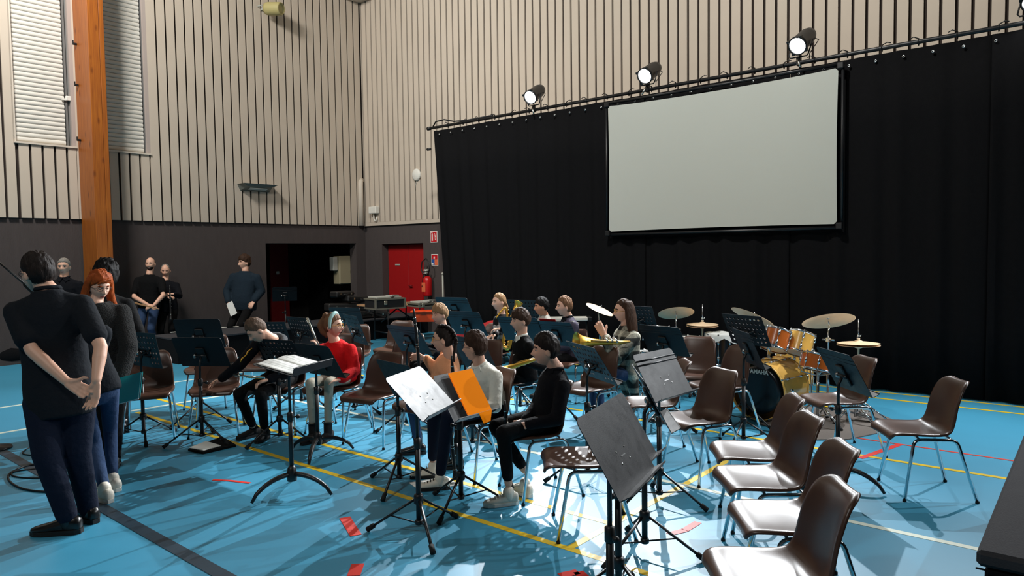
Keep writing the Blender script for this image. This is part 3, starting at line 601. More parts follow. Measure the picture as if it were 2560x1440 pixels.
# ------------------------------------------------------------------ chairs
def make_shell():
    prof = [(.262, .405, .165), (.258, .432, .185), (.236, .451, .203), (.13, .446, .214), (.01, .435, .216), (-.07, .431, .214), (-.115, .443, .211), (-.145, .480, .206), (-.160, .54, .201), (-.176, .62, .196), (-.196, .70, .188), (-.216, .758, .172), (-.233, .790, .146), (-.252, .798, .118), (-.266, .790, .10)]
    N = 12; mb = MB(); vs = []; fs = []
    for i, (y, z, w_) in enumerate(prof):
        a = prof[max(i-1, 0)]; b = prof[min(i+1, len(prof)-1)]; t = Vector((0, b[0]-a[0], b[1]-a[1])).normalized(); n = Vector((0, -t.z, t.y))
        if n.z < 0 and i < 6: n = -n
        n = Vector((0, t.z, -t.y)) if i < 0 else Vector((0, -t.z, t.y)); n = -n if n.dot(Vector((0, .5, .6))) < 0 else n
        cu = .012+.030*math.exp(-((i-7)/3.0)**2)+.012*(i > 8)
        if i > 11: cu *= .3
        for j in range(-N//2-1, N//2+2):
            u = max(-1, min(1, j/(N//2))); edge = abs(j) > N//2
            p = Vector((u*w_, y, z))+n*(cu*abs(u)**2.6)
            if edge: p += Vector((math.copysign(.006, u), 0, 0))-n*.017
            vs.append(p)
    k = N+3
    for i in range(len(prof)-1):
        for j in range(k-1): fs.append((i*k+j, i*k+j+1, (i+1)*k+j+1, (i+1)*k+j))
    mb.add(vs, fs)
    return baked(mb, 'shell_brown', [('SOLIDIFY', dict(thickness=.007, offset=0)), ('SUBSURF', dict(levels=1, render_levels=1))], 'seat_shell')
_shell = make_shell()
for p in _shell.polygons: p.use_smooth = True
def bend(pts, r=.035, n=4):
    pts = [Vector(p) for p in pts]; out = [pts[0]]
    for a, b, c in zip(pts[:-2], pts[1:-1], pts[2:]):
        p0 = b+(a-b).normalized()*r; p2 = b+(c-b).normalized()*r
        for k in range(n+1): u = k/n; out.append((1-u)**2*p0+2*u*(1-u)*b+u*u*p2)
    return out+[pts[-1]]
_side = [MB().tube(bend([(s*.225, .19, .012), (s*.182, .115, .412), (s*.182, -.155, .412), (s*.225, -.27, .012)], .045, 5), .0115, 10).mesh('leg_frame', 'chrome') for s in (1, -1)]
_cross = MB().tube(bend([(-.182, .085, .412), (-.15, .085, .424), (.15, .085, .424), (.182, .085, .412)], .02), .009, 8).tube(bend([(-.182, -.12, .412), (-.15, -.12, .42), (.15, -.12, .42), (.182, -.12, .412)], .02), .009, 8).box((0, .085, .431), (.2, .04, .01)).mesh('crossbar', 'chrome')
_hook = MB().tube([(.2, .05, .405), (.245, .05, .405), (.25, .02, .405), (.245, -.01, .405), (.2, -.01, .405)], .005, 6).mesh('linking_hook', 'steel')
_cap = MB().lathe([(.0125, 0), (.013, .012), (.0118, .016), (0, .016)], 10).mesh('foot_cap', 'rubber')
def chair(x, y, yaw, label, grp='brown shell chairs of the orchestra'):
    t = thing('shell_chair', label, 'chair', (x, y, 0), math.radians(yaw), grp)
    link('seat_shell', _shell, t)
    for m, s in zip(_side, (1, -1)):
        lf = link('leg_frame', m, t)
        for y_ in (.19, -.27): link('foot_cap', _cap, lf, Matrix.Translation((s*.225, y_, 0)))
    link('crossbar', _cross, t); link('linking_hook', _hook, t)
    return t
def chair_tl(px, py, dep, yaw, label):      # placed by the upper left corner of its back
    q = D(px, py, dep); a = math.radians(yaw); lx, ly = -.172, -.222
    return chair(q.x-(math.cos(a)*lx-math.sin(a)*ly), q.y-(math.sin(a)*lx+math.cos(a)*ly), yaw, label)
for a in [
 (5.628, 1.04, 33.4, 'empty brown shell chair standing alone at the far right before the curtain'),
 (6.339, 1.774, 45.9, 'empty brown shell chair behind the blue-lit music stand at right'),
 (5.017, 2.406, 64.3, 'empty brown shell chair in the middle, left of the bass drum'),
 (6.823, 3.351, 99.9, 'brown shell chair with upright back between the navy desk and the bass drum'),
 (6.379, 2.833, 60.7, 'brown shell chair half hidden behind a stand pole directly left of the bass drum'),
 (4.384, 1.715, 33.3, 'rear chair of the diagonal row of four brown chairs at lower right'),
 (3.905, 1.46, 39.9, 'second from the rear in the diagonal row of brown chairs at lower right'),
 (3.394, 1.152, 36.6, 'second nearest chair of the lower right row, its back mostly hidden'),
 (2.779, .996, 36.0, 'nearest brown shell chair, large at the bottom right, cut by the frame'),
 (3.616, 2.492, 40.8, 'brown shell chair with light dots on its seat behind the scratched black desk'),
 (3.951, 3.162, 62.4, 'brown shell chair under the boy in the black shirt'),
 (4.049, 3.776, 72.4, 'brown shell chair under the boy in the white shirt'),
 (4.128, 5.168, 103.9, 'empty brown shell chair right of the girl in the red sweater'),
 (4.134, 5.773, 105.5, 'brown shell chair under the girl in the red sweater'),
 (5.64, 7.503, 125, 'brown shell chair behind the perforated stand, right of the red sweater girl, farther one'),
 (2.92, 7.05, 151, 'brown shell chair behind the teal folder at left'),
 (3.394, 6.691, 144.7, 'brown shell chair on which the crouching boy rests his hand'),
 (3.968, 7.971, 139.3, 'brown shell chair behind the large black desks at left'),
 (6.30, 7.43, 110, 'brown shell chair with pale back against the black riser'),
 (5.591, 3.791, 82.3, 'empty brown shell chair in front of the girl in the plaid coat'),
 (5.323, 2.928, 40, 'brown shell chair behind the silver-lit music desk'),
 (3.84, 6.27, 124, 'brown shell chair under the boy in the dark hoodie bending down'),
 (4.45, 7.62, 132, 'brown shell chair with pale seat behind the bending boy'),
 (4.16, 4.47, 88, 'brown shell chair under the girl in the peach top')]: chair(*a)
chair_tl(911, 838, 8.3, 118, 'nearer of the two chairs behind the perforated stand beside the red sweater girl')
chair_tl(1062, 836, 8.2, 112, 'brown shell chair under the boy with the blond fringe')
chair_tl(1258, 860, 7.5, 100, 'brown shell chair behind the boy with the white collar, only its back edge showing')
chair_tl(1471, 833, 8.4, 96, 'brown shell chair under the boy in the dark zipped jacket')
chair_tl(1352, 882, 7.15, 84, 'brown shell chair under the boy in black sweater with white collar')
chair_tl(1596, 892, 7.35, 80, 'brown shell chair under the girl in the plaid coat')
chair_tl(1392, 822, 9.1, 100, 'brown shell chair under the boy in the grey shirt in the back row')
chair_tl(1275, 822, 9.2, 104, 'brown shell chair under the girl with the saxophone')

# ------------------------------------------------------------------ music stands
DW, DH = .48, .34
def desk_outline(w_, h, r=.03):
    pts = []
    for cx, cy, a0 in ((w_/2-r, h/2-r, 0), (-w_/2+r, h/2-r, 90)):
        for k in range(5): a = math.radians(a0+k*22.5); pts.append((cx+r*math.cos(a), cy+r*math.sin(a), 0))
    return pts+[(-w_/2, -h/2, 0), (w_/2, -h/2, 0)]
def desk_solid(ridges=True):
    mb = MB(); mb.plate(desk_outline(DW, DH), .003, (0, 0, -1))
    for y in () if not ridges else (.118, .088): mb.tube([(-DW/2+.004, y, .001), (DW/2-.004, y, .001)], .006, 8)
    return mb.mesh('desk_panel', 'desk_black')
def desk_perf():
    mb = MB(); nx, ny = 9, 6; bx, by = .025, .02; cw, ch = (DW-2*bx)/nx, (DH-2*by)/ny; r = .0125
    seen = {}; vs = []; fs = []
    def V(x, y):
        k = (round(x, 5), round(y, 5))
        if k not in seen: seen[k] = len(vs); vs.append((x, y, 0))
        return seen[k]
    for i in range(nx):
        for j in range(ny):
            x0, y0 = -DW/2+bx+i*cw, -DH/2+by+j*ch; x1, y1 = x0+cw, y0+ch; cx, cy_ = (x0+x1)/2, (y0+y1)/2
            if j < 2 and 2 < i < 6: fs.append((V(x0, y0), V(x1, y0), V(x1, y1), V(x0, y1))); continue
            sq = [V(x1, cy_), V(x1, y1), V(cx, y1), V(x0, y1), V(x0, cy_), V(x0, y0), V(cx, y0), V(x1, y0)]
            ci = [len(vs)+k for k in range(8)]
            for k in range(8): a = math.pi/4*k; vs.append((cx+r*math.cos(a), cy_+r*.9*math.sin(a), 0))
            for k in range(8): fs.append((sq[k], sq[(k+1) % 8], ci[(k+1) % 8], ci[k]))
    X = [-DW/2, -DW/2+bx, DW/2-bx, DW/2]; Y_ = [-DH/2, -DH/2+by, DH/2-by, DH/2]
    for i in range(3):
        for j in range(3):
            if i == 1 and j == 1: continue
            fs.append((V(X[i], Y_[j]), V(X[i+1], Y_[j]), V(X[i+1], Y_[j+1]), V(X[i], Y_[j+1])))
    mb.add(vs, fs, smooth=False)
    return baked(mb, 'desk_black', [('SOLIDIFY', dict(thickness=.003, offset=0))], 'desk_panel')
_desk = {'solid': desk_solid(), 'plain': desk_solid(False), 'perf': desk_perf()}
_ledge = MB().box((0, -DH/2, .027), (DW, .004, .056), bev=.001).box((0, -DH/2+.003, .055), (DW, .006, .003)).mesh('desk_ledge', 'desk_black')
_brk = MB().box((0, -.03, -.012), (.085, .17, .018), bev=.006).tube([(-.05, -.03, -.022), (.05, -.03, -.022)], .014, 10).mesh('tilt_bracket', 'black_metal')
_brk2 = MB().box((0, -.03, -.008), (.05, .05, .014), bev=.004).tube([(-.10, .0, -.006), (0, -.04, -.03), (.10, .0, -.006)], .008, 8).tube([(-.10, -.07, -.006), (0, -.04, -.03), (.10, -.07, -.006)], .008, 8).mesh('tilt_bracket', 'black_metal')
_knob = MB().lathe([(0, -.012), (.014, -.012), (.022, -.006), (.022, .006), (.014, .012), (0, .012)], 10).mesh('clamp_knob', 'steel')
_rivet = MB()
for x, y in ((-.05, -.02), (.05, -.02), (-.05, -.07), (.05, -.07)): _rivet.lathe([(0, .003), (.004, .0022), (.0055, 0)], 8, Matrix.Translation((x, y, 0)))
_rivet.box((0, -.045, .0005), (.05, .004, .002)); _rivet = _rivet.mesh('rivets', 'steel')
def _tripod(hub=.22, R=.33, low=.075):
    parts = {}
    parts['hub'] = MB().lathe([(.022, hub-.03), (.03, hub-.025), (.03, hub+.02), (.024, hub+.03), (.0175, hub+.032)], 14).mesh('hub', 'black_metal')
    parts['ring'] = MB().lathe([(.018, low-.015), (.024, low-.012), (.024, low+.012), (.018, low+.015)], 12).mesh('lower_ring', 'black_metal')
    top = Vector((.026, 0, hub-.005)); ft = Vector((R, 0, .014)); parts['leg'] = MB().tube([top, ft], .0105, 8, flat=.75).mesh('leg', 'black_metal')
    d = (ft-top).normalized(); parts['tip'] = MB().tube([ft-d*.05, ft+d*.004], [.0155, .017], 10).mesh('rubber_tip', 'rubber')
    mid = top+(ft-top)*.5; parts['strut'] = MB().tube([(.022, .006, low), mid+Vector((0, .006, -.004))], .005, 6).mesh('strut', 'black_metal')
    return parts
_tri = _tripod()
_arch = []
for k in range(9):
    u = k/8; _arch.append(Vector((.02+.29*u, 0, .135*(1-u)**.55*(1)+.016+.02*math.sin(math.pi*u))))
_arch = MB().tube(_arch, [.02, .021, .021, .02, .019, .018, .017, .015, .012], 10, flat=.85).mesh('arched_leg', 'black_metal')
_boss = MB().lathe([(.0, .10), (.034, .10), (.038, .14), (.03, .19), (.0165, .21)], 16).mesh('hub', 'black_metal')
def stand(label, x, y, z, yaw, tilt, kind='solid', base='tripod', rot=0, extras=None, grp='black orchestra music stands', w=1., collar=.58):
    yw, tl = math.radians(yaw), math.radians(tilt)
    n = Vector((math.cos(yw)*math.cos(tl), math.sin(yw)*math.cos(tl), math.sin(tl))); X = Vector((-math.sin(yw), math.cos(yw), 0)); u = n.cross(X)
    if u.z < 0: u = -u; X = -X
    X = u.cross(n)
    nh = Vector((math.cos(yw), math.sin(yw), 0)); bx = Vector((x, y, 0))-nh*.035
    t = thing('music_stand', label, 'music stand', bx, 0, grp)
    Md = mat4(Matrix((X, u, n)).transposed(), Vector((x, y, z))-bx)
    Md = Md @ Matrix.Diagonal((w, 1, 1, 1)); dk = link('desk_panel', _desk[kind], t, Md); link('desk_ledge', _ledge, dk)
    if kind != 'perf': link('rivets', _rivet, dk)
    link('tilt_bracket', _brk if kind != 'perf' else _brk2, t, Md); pj = Md @ Vector((0, -.03, -.024))
    link('clamp_knob', _knob, t, Md @ Matrix.Translation((.062, -.03, -.022)) @ Matrix.Rotation(math.pi/2, 4, 'Y'))
    MB().tube([(0, 0, collar-.05), (0, 0, pj.z-.06), pj], .0105, 10).build('upper_tube', 'black_metal', t)
    MB().tube([(0, 0, .06 if base == 'tripod' else .14), (0, 0, collar)], .0165, 12).build('lower_tube', 'black_metal', t)
    cl = MB().lathe([(.0175, collar-.05), (.022, collar-.045), (.022, collar+.012), (.012, collar+.02)], 12).build('collar', 'black_plastic', t)
    MB().tube([(.02, 0, collar-.02), (.045, 0, collar-.02)], .006, 6).lathe([(0, 0), (.013, 0), (.016, .012), (.012, .024), (0, .024)], 8, mat4(rotto((1, 0, 0)), (.042, 0, collar-.02))).build('height_knob', 'black_plastic', cl).matrix_local = Matrix.Rotation(math.radians(rot+160), 4, 'Z')
    if base == 'tripod':
        link('hub', _tri['hub'], t); link('lower_ring', _tri['ring'], t)
        for k in range(3):
            R = Matrix.Rotation(math.radians(rot+120*k), 4, 'Z'); lg = link('leg', _tri['leg'], t, R); link('rubber_tip', _tri['tip'], lg); link('strut', _tri['strut'], lg)
    else:
        link('hub', _boss, t)
        for k in range(3): link('leg', _arch, t, Matrix.Rotation(math.radians(rot+120*k), 4, 'Z'))
    return t, dk
def far(x, y, z, k): return (x*k, y*k, HC+(z-HC)*k)
def px_rot(bx, by, fx, fy):     # direction of one leg from base and foot pixels
    a, b = G(bx, by), G(fx, fy); d = b-a; return math.degrees(math.atan2(d.y, d.x))
ST = [
 ('perforated black stand standing in front of the chair behind the teal folder', 2.87, 7.0, .85, 8, 11, 'perf', 'tripod', px_rot(333, 1125, 339, 1156)),
 ('solid black stand at left whose desk rises highest, behind another black desk', 3.52, 7.23, .93, 40, 25, 'plain', 'tripod', px_rot(503, 1045, 562, 1046)),
 ('solid black stand over the open folder on the floor, a white clip on its back', 3.15, 6.45, .84, 34, 31, 'plain', 'tripod', px_rot(512, 1118, 424, 1132)),
 ('perforated black stand rising behind the bending boy', *far(3.91, 6.59, .93, 1.13), 38, 34, 'perf', 'tripod', 20),
 ('perforated black stand between the bending boy and the raised flute', *far(4.64, 7.08, .86, 1.0), 0, 21, 'perf', 'tripod', 50),
 ('perforated black stand with glints in its holes in front of the bending boy', 3.61, 5.87, .82, 13, 35, 'perf', 'tripod', px_rot(705, 1122, 625, 1140)),
 ('solid black stand with arched base in front of the girl in the red sweater', 3.57, 5.21, .82, 3, 31, 'plain', 'curved', px_rot(800, 1140, 780, 1163)),
 ('black stand with flat desk and arched base carrying open sheet music', 2.85, 4.48, .94, 292, 78, 'plain', 'curved', px_rot(735, 1252, 655, 1275)),
 ('perforated black stand behind the girl in the red sweater', 4.78, 6.29, .91, 341, 21, 'perf', 'tripod', px_rot(872, 1040, 953, 1047)),
 ('solid stand seen from behind in front of the pale-backed chair by the riser', 4.67, 5.3, .88, 358, 34, 'perf0', 'tripod', 40),
 ('solid black stand partly hidden behind the white-lit desk', 3.46, 4.02, .78, 350, 27, 'plain', 'tripod', px_rot(1003, 1202, 965, 1236)),
 ('stand whose scratched desk gleams almost white, nearest in the middle', 2.92, 3.21, .88, 292, 45, 'plain', 'tripod', px_rot(1075, 1345, 1110, 1396)),
 ('stand carrying the orange folder beside the white-lit desk', 3.395-.05*math.sin(math.radians(-1)), 3.325, .775, 271, 34, 'plain', 'tripod', px_rot(1120, 1245, 1196, 1240)),
 ('dark blue-black desk just behind the head of the boy in the white shirt', 4.52, 4.28, .84, 350, 28, 'solid', 'tripod', 30),
 ('navy desk, upper one of the cluster behind the boy with the blond fringe', *far(7.84, 7.82, .87, .80), 10, 34, 'solid', 'tripod', 0),
 ('navy desk, lower one of the cluster right of the boy with the blond fringe', *D(1166, 808, 8.2), 8, 32, 'solid', 'tripod', 30),
 ('wide dark desk in front of the two boys of the back row', 6.0, 4.5, .86, 5, 36, 'solid', 'tripod', 20),
 ('perforated stand seen from behind left of the plaid coat girl, bracket visible', 4.42, 2.99, .89, 331, 33, 'perf', 'tripod', px_rot(1485, 1213, 1380, 1219)),
 ('perforated stand behind the long hair of the plaid coat girl', *D(1592, 796, 8.4), 2, 28, 'perf', 'tripod', 10),
 ('solid navy desk right of the plaid coat girl with a white ledge corner', 6.11, 3.3, .86, 352, 31, 'solid', 'tripod', 45),
 ('silver-lit stand with two bright ridges near the top of its desk', 4.29, 2.32, .89, 267, 31, 'solid', 'tripod', px_rot(1660, 1265, 1770, 1286)),
 ('largest scratched black stand in the foreground with a bright ledge', 2.449, 1.532, .937, 283.9, 30.7, 'plain', 'tripod', 80),
 ('stand hidden behind the largest scratched desk, a dark flap sticking out', *D(1562, 1082, 3.4), 284, 31, 'plain', 'tripod', 20),
 ('stand seen edge-on left of the silver-lit desk, tripod spread below', *D(1626, 990, 4.02), 307, 28, 'solid', 'tripod', px_rot(1628, 1388, 1711, 1400)),
 ('narrow-looking stand with knobbed pole in front of the bass drum', 6.04, 2.45, .86, 311, 24, 'solid', 'tripod', 60),
 ('perforated stand left of the drum kit under the tilted crash cymbal', *far(7.13, 2.91, .89, .95), 342, 27, 'perf', 'tripod', 15),
 ('blue-lit solid stand with arched base at right before the snare drum', 5.4, 1.49, .84, 314, 29, 'solid', 'curved', px_rot(2112, 1230, 2198, 1247)),
 ('perforated stand behind the saxophone girl in the back row', *D(1310, 778, 9.9), 10, 20, 'perf', 'tripod', 15),
 ('dark desk behind the head of the boy with the white collar', *D(1302, 822, 7.7), 12, 36, 'solid', 'tripod', 25),
 ('black desk farthest back before the dark opening, right of the hairband girl', *D(868, 796, 9.6), 20, 25, 'solid', 'tripod', 15),
 ('dim black stand inside the dark opening beside the red panel', *D(712, 735, 14.6), 60, 30, 'solid', 'tripod', 15),
]
STD = {}
for a in ST:
    lab, x, y, z, yaw, tilt, kind, base, rot = a
    if kind == 'perf0': kind = 'solid'
    STD[lab] = stand(lab, x, y, z, yaw, tilt, kind, base, rot, w=.78 if 'orange' in lab else 1.)
# sheet music and folder resting on desks
def on_desk(key, name, label, cat, build):
    t, dk = [v for k, v in STD.items() if key in k][0]; bpy.context.view_layer.update()
    o = thing(name, label, cat); o.matrix_world = t.matrix_world @ dk.matrix_local; build(o); return o
def book(o):
    for s in (-1, 1):
        vs = []; fs = []; n = 8
        for i in range(n+1):
            u = i/n; x = s*u*.215; h = .006+.016*math.sin(math.pi*min(1, u*1.15))*(1-u*.6)
            vs += [(x, -.145, h), (x, .145, h)]
        for i in range(n): fs.append((2*i, 2*i+1, 2*i+3, 2*i+2))
        pg = MB().add(vs, fs).build('page', 'paper', o); md = pg.modifiers.new('t', 'SOLIDIFY'); md.thickness = .004; md.offset = -1
        mb = MB(); k = 0
        for r in range(10):
            yy = .125-r*.027
            for q in range(3): mb.box((s*.118, yy-q*.004, .0215), (.15, .0006, .0004))
        mb.build('printed_staves', 'ink', pg)
on_desk('carrying open sheet music', 'sheet_music', 'open white sheet music lying on the flat stand with arched base', 'sheet music', book)
def folder(o):
    MB().plate([(-.115, -.155, .006), (.115, -.155, .006), (.115, .16, .006), (-.115, .16, .006)], .004, (0, 0, 1)).build('front_cover', 'orange_card', o)
    MB().plate([(-.115, -.155, .006), (-.115, .16, .006), (-.13, .155, .02), (-.13, -.16, .02)], .003, (-1, 0, 0)).build('spine', 'orange_card', o)
    MB().plate([(-.05, -.165, .04), (.08, -.165, .04), (.03, -.235, .03), (-.04, -.24, .03)], .003, (0, 0, 1)).build('hanging_flap', 'orange_card', o)
n_ = Vector((math.cos(math.radians(271.))*math.cos(math.radians(34)), math.sin(math.radians(271.))*math.cos(math.radians(34)), math.sin(math.radians(34)))); x_ = Vector((0, 0, 1)).cross(n_).normalized()
o = thing('orange_folder', 'bright orange cardboard folder leaning on a music desk', 'folder'); o.matrix_world = mat4(Matrix((x_, n_.cross(x_), n_)).transposed(), Vector((3.445, 3.325, .775))+n_*.014); folder(o)
def redfolder(o): MB().box((.05, .10, .02), (.2, .17, .008), bev=.002).build('cover', 'red_door', o)
on_desk('wide dark desk', 'red_folder', 'red folder edge standing over the wide dark desk of the back row', 'folder', redfolder)
# ------------------------------------------------------------------ drum kits
def drum(parent, c, axis, r, h, mat, name, lugs=6, front='drum_skin', back='drum_skin', hoop=.014):
    ax = Vector(axis).normalized(); R = rotto(ax); Mx = mat4(R, Vector(c)-ax*h/2)
    o = MB().lathe([(r, 0), (r, h)], 40, cap=False).lathe([(r*.985, 0), (r*.985, h)], 40, cap=False).build(name, mat, parent, mat=Mx)
    MB().lathe([(r, .004), (r*.7, .003), (0, .003)], 40).build('drumhead', front, o); MB().lathe([(r, h-.004), (r*.7, h-.003), (0, h-.003)], 40).build('drumhead', back, o)
    for z in (0, h): MB().lathe([(r*1.005, z-hoop*.7), (r*1.03, z-hoop*.7), (r*1.03, z+hoop*.7), (r*1.005, z+hoop*.7), (r*1.005, z-hoop*.7)], 40, cap=False).build('hoop', 'chrome' if hoop < .02 else mat, o)
    for k in range(lugs):
        a = 2*math.pi*(k+.4)/lugs; q = Matrix.Rotation(a, 4, 'Z')
        mb = MB(); mb.tube([q @ Vector((r*1.035, 0, -.01)), q @ Vector((r*1.035, 0, h+.01))], .004, 6)
        for zz in ((h*.22, h*.78) if h > .15 else (h*.5,)): mb.lathe([(0, -.03), (.012, -.026), (.014, 0), (.012, .026), (0, .03)], 8, q @ Matrix.Translation((r*1.025, 0, zz)))
        for zz in (-.008, h+.008): mb.box(q @ Vector((r*1.035, 0, zz)), (.014, .02, .018), q.to_3x3(), bev=.003)
        mb.build('tension_lug', 'chrome', o)
    return o
AX = Vector((.985, -.17, 0)).normalized()
cf = D(1894, 977, 7.12); cf.z = .315
t = thing('bass_drum', 'large golden bass drum with black front head at the centre of the drum kit', 'drum', (cf.x, cf.y, 0)); o = Vector((cf.x, cf.y, 0))
bd = drum(t, Vector((0, 0, cf.z))+AX*.22, AX, .29, .45, 'drum_gold', 'shell', 8, 'head_black', 'drum_skin', .022)
# lettering on the front head
fc = bpy.data.curves.new('letters', 'FONT'); fc.body = 'YAMAHA'; fc.size = .056; fc.align_x = 'CENTER'; fc.align_y = 'CENTER'; fc.extrude = .001; fc.offset = .002
tmp = bpy.data.objects.new('letters', fc); COL.objects.link(tmp); bpy.context.view_layer.update()
lm = bpy.data.meshes.new_from_object(tmp.evaluated_get(bpy.context.evaluated_depsgraph_get())); bpy.data.objects.remove(tmp); lm.materials.clear(); lm.materials.append(MATS['white_plastic'])
right = Vector((0, 0, 1)).cross(-AX); link('head_lettering', lm, t, mat4(Matrix((right, Vector((0, 0, 1)), -AX)).transposed(), Vector((0, 0, cf.z+.185))-AX*.003))
for s in (1, -1):
    sd = AX.cross(UP)*s; p = Vector((0, 0, cf.z))+AX*.12+sd*.285; MB().tube([p+UP*-.05, p+sd*.16-AX*.05+UP*(-cf.z+.055)], .01, 8).box(p, (.05, .05, .07), bev=.01).build('spur', 'chrome', t)
p = Vector((0, 0, cf.z+.29))+AX*.2
MB().tube([p, p+UP*.28], .016, 10).box(p+UP*.01, (.07, .07, .03), bev=.008).box(p+UP*.24, (.05, .1, .06), bev=.01).build('tom_holder', 'chrome', t)
for nm, px, py, dep, r, h, lab, m in (('tom', 1999, 859, 7.25, .135, .20, 'golden rack tom on the right of the kit, tilted to the player', 'drum_gold'), ('tom', 1940, 850, 7.2, .13, .19, 'amber rack tom glimpsed behind the perforated stand', 'drum_amber')):
    c = D(px, py, dep); tt = thing('rack_tom', lab, 'drum', c); drum(tt, (0, 0, 0), Vector((.42, -.1, .9)), r, h, m, 'shell', 6)
    q = Vector((cf.x, cf.y, 0))+p+UP*.24-c; MB().tube([q, q*.5+Vector((0, 0, .01)), (q.normalized()*r*.98)], .011, 8).build('mount_arm', 'chrome', tt)
c = D(1986, 912, 7.9); t = thing('floor_tom', 'golden floor tom behind the bass drum', 'drum', (c.x, c.y, 0)); drum(t, (0, 0, .42), (.1, 0, 1), .19, .36, 'drum_gold', 'shell', 8)
for k in range(3): a = 2.1*k+.3; MB().tube([(math.cos(a)*.2, math.sin(a)*.2, .5), (math.cos(a)*.2, math.sin(a)*.2, .1), (math.cos(a)*.24, math.sin(a)*.24, .01)], .008, 8).build('leg', 'chrome', t)
def tripod_legs(t, x, y, h=.22, R=.3, m='chrome', rot=0):
    for k in range(3):
        a = rot+2*math.pi*k/3; lg = MB().tube([(x, y, h), (x+R*math.cos(a), y+R*math.sin(a), .02)], .009, 8).tube([(x, y, .08), (x+R*.5*math.cos(a), y+R*.5*math.sin(a), h*.5)], .006, 6).build('leg', m, t)
        MB().tube([(x+R*.93*math.cos(a), y+R*.93*math.sin(a), .035), (x+R*1.03*math.cos(a), y+R*1.03*math.sin(a), .014)], .016, 8).build('rubber_foot', 'rubber', lg)
c = D(2045, 906, 6.95); t = thing('snare_drum', 'chrome-hooped amber snare drum on a stand right of the bass drum', 'drum', (c.x, c.y, 0))
drum(t, (0, 0, c.z), Vector((.25, -.1, .97)), .155, .15, 'drum_amber', 'shell', 8); MB().tube([(0, 0, .08), (0, 0, c.z-.1)], .013, 10).build('post', 'chrome', t); tripod_legs(t, 0, 0, .25)
for k in range(3): a = 2.1*k; MB().tube([(0, 0, c.z-.13), (math.cos(a)*.15, math.sin(a)*.15, c.z-.09), (math.cos(a)*.17, math.sin(a)*.17, c.z-.05)], .007, 8).build('basket_arm', 'chrome', t)
def cymbal_prof(r): return [(.006, .022*r/.2+.012), (r*.16, .016*r/.2+.010), (r*.22, .018*r/.2), (r*.6, .011*r/.2), (r*.97, .0015), (r, 0), (r*.97, -.0015), (r*.6, .008*r/.2), (r*.22, .014*r/.2), (r*.15, .022*r/.2), (.006, .018*r/.2+.008)]
def cymbal(px, py, dep, r, nrm, label, name='crash_cymbal', hihat=False, base=None, rot=0):
    c = D(px, py, dep); b = Vector((c.x, c.y, 0)) if base is None else base; t = thing(name, label, 'cymbal', b); o = c-b; n = Vector(nrm).normalized()
    Mx = mat4(rotto(n), o)
    MB().lathe(cymbal_prof(r), 44, cap=False).build('cymbal', 'cymbal', t, mat=Mx)
    if hihat:
        MB().lathe(cymbal_prof(r), 44, cap=False).build('lower_cymbal', 'cymbal', t, mat=mat4(rotto(-n), o-n*.02))
        MB().tube([(o.x, o.y, .1), o+UP*-.02], .012, 10).tube([o-UP*.02, o+UP*.24], .005, 8).build('post', 'chrome', t)
        MB().lathe([(0, 0), (.014, 0), (.018, .02), (.012, .05), (0, .05)], 10, Matrix.Translation(o+UP*.035)).tube([o+UP*.06, o+UP*.06+Vector((.03, -.02, .02))], .008, 6).build('clutch', 'chrome', t)
    else:
        MB().tube([o+n*.06, o-n*.05], .006, 8).lathe([(0, .0), (.016, 0), (.02, .012), (0, .014)], 10, mat4(rotto(n), o+n*.028)).build('tilter', 'chrome', t)
        MB().tube([o-n*.04, (0, 0, o.z-.16), (0, 0, .6)], .009, 8).build('upper_tube', 'chrome', t); MB().tube([(0, 0, .1), (0, 0, .62)], .014, 10).build('lower_tube', 'chrome', t)
        MB().box((0, 0, o.z-.19), (.035, .05, .05), bev=.008).tube([(0, -.06, o.z-.19), (0, .06, o.z-.19)], .009, 8).box((0, 0, .62), (.035, .045, .05), bev=.008).build('clamp', 'chrome', t)
    tripod_legs(t, 0 if base is None else 0, 0, .24, .3, rot=rot)
up = UP; nf = Vector((1, -.1, 0))
cymbal(2071, 803, 7.3, .255, UP*.92+vdir(.0, 1)*.40, 'large ride cymbal at right seen from below, on a chrome stand', 'ride_cymbal')
cymbal(2146, 858, 7.05, .197, UP+vdir(0, 1)*.03, 'hi-hat cymbals with tall rod at the right end of the kit', 'hi_hat', True, rot=.6)
cymbal(1881, 793, 7.6, .235, UP*.86+vdir(.42, .12)*.46, 'crash cymbal tilted steeply above the perforated stand', rot=.4, base=Vector((8.05, 2.9, 0)))
cymbal(1690, 783, 8.6, .215, UP*.92+vdir(0, 1)*.42, 'round crash cymbal seen from below left of the drum kit', rot=.2)
cymbal(1756, 811, 8.5, .185, UP+vdir(0, -1)*.02, 'single flat hi-hat with tall rod above the black drum', 'hi_hat', True, rot=1)
cymbal(1499, 774, 8.5, .175, UP*.9+vdir(.26, -.12)*.42, 'crash cymbal just left of the plaid coat girl', rot=.3)
c = D(1800, 872, 8.4); t = thing('covered_drum', 'black floor tom draped with a white cloth, on chrome legs', 'drum', (c.x, c.y, 0)); drum(t, (0, 0, c.z), (0, 0, 1), .165, .34, 'head_black', 'shell', 8)
mb = MB(); vs = []; fs = []; n = 28
for i in range(6):
    rr = [.0, .08, .14, .172, .178, .182][i]; 
    for j in range(n):
        a = 2*math.pi*j/n; dz = [0, .006, .008, .002, -.03, -.085][i]*(1 if i < 4 else (.5+.8*abs(math.sin(a*1.5+.6))))
        vs.append((rr*math.cos(a), rr*math.sin(a), c.z+.185+dz+.004*math.sin(5*a)))
for i in range(5):
    for j in range(n): fs.append((i*n+j, i*n+(j+1) % n, (i+1)*n+(j+1) % n, (i+1)*n+j))
mb.add(vs, fs).build('white_cloth', 'white_cloth', t)
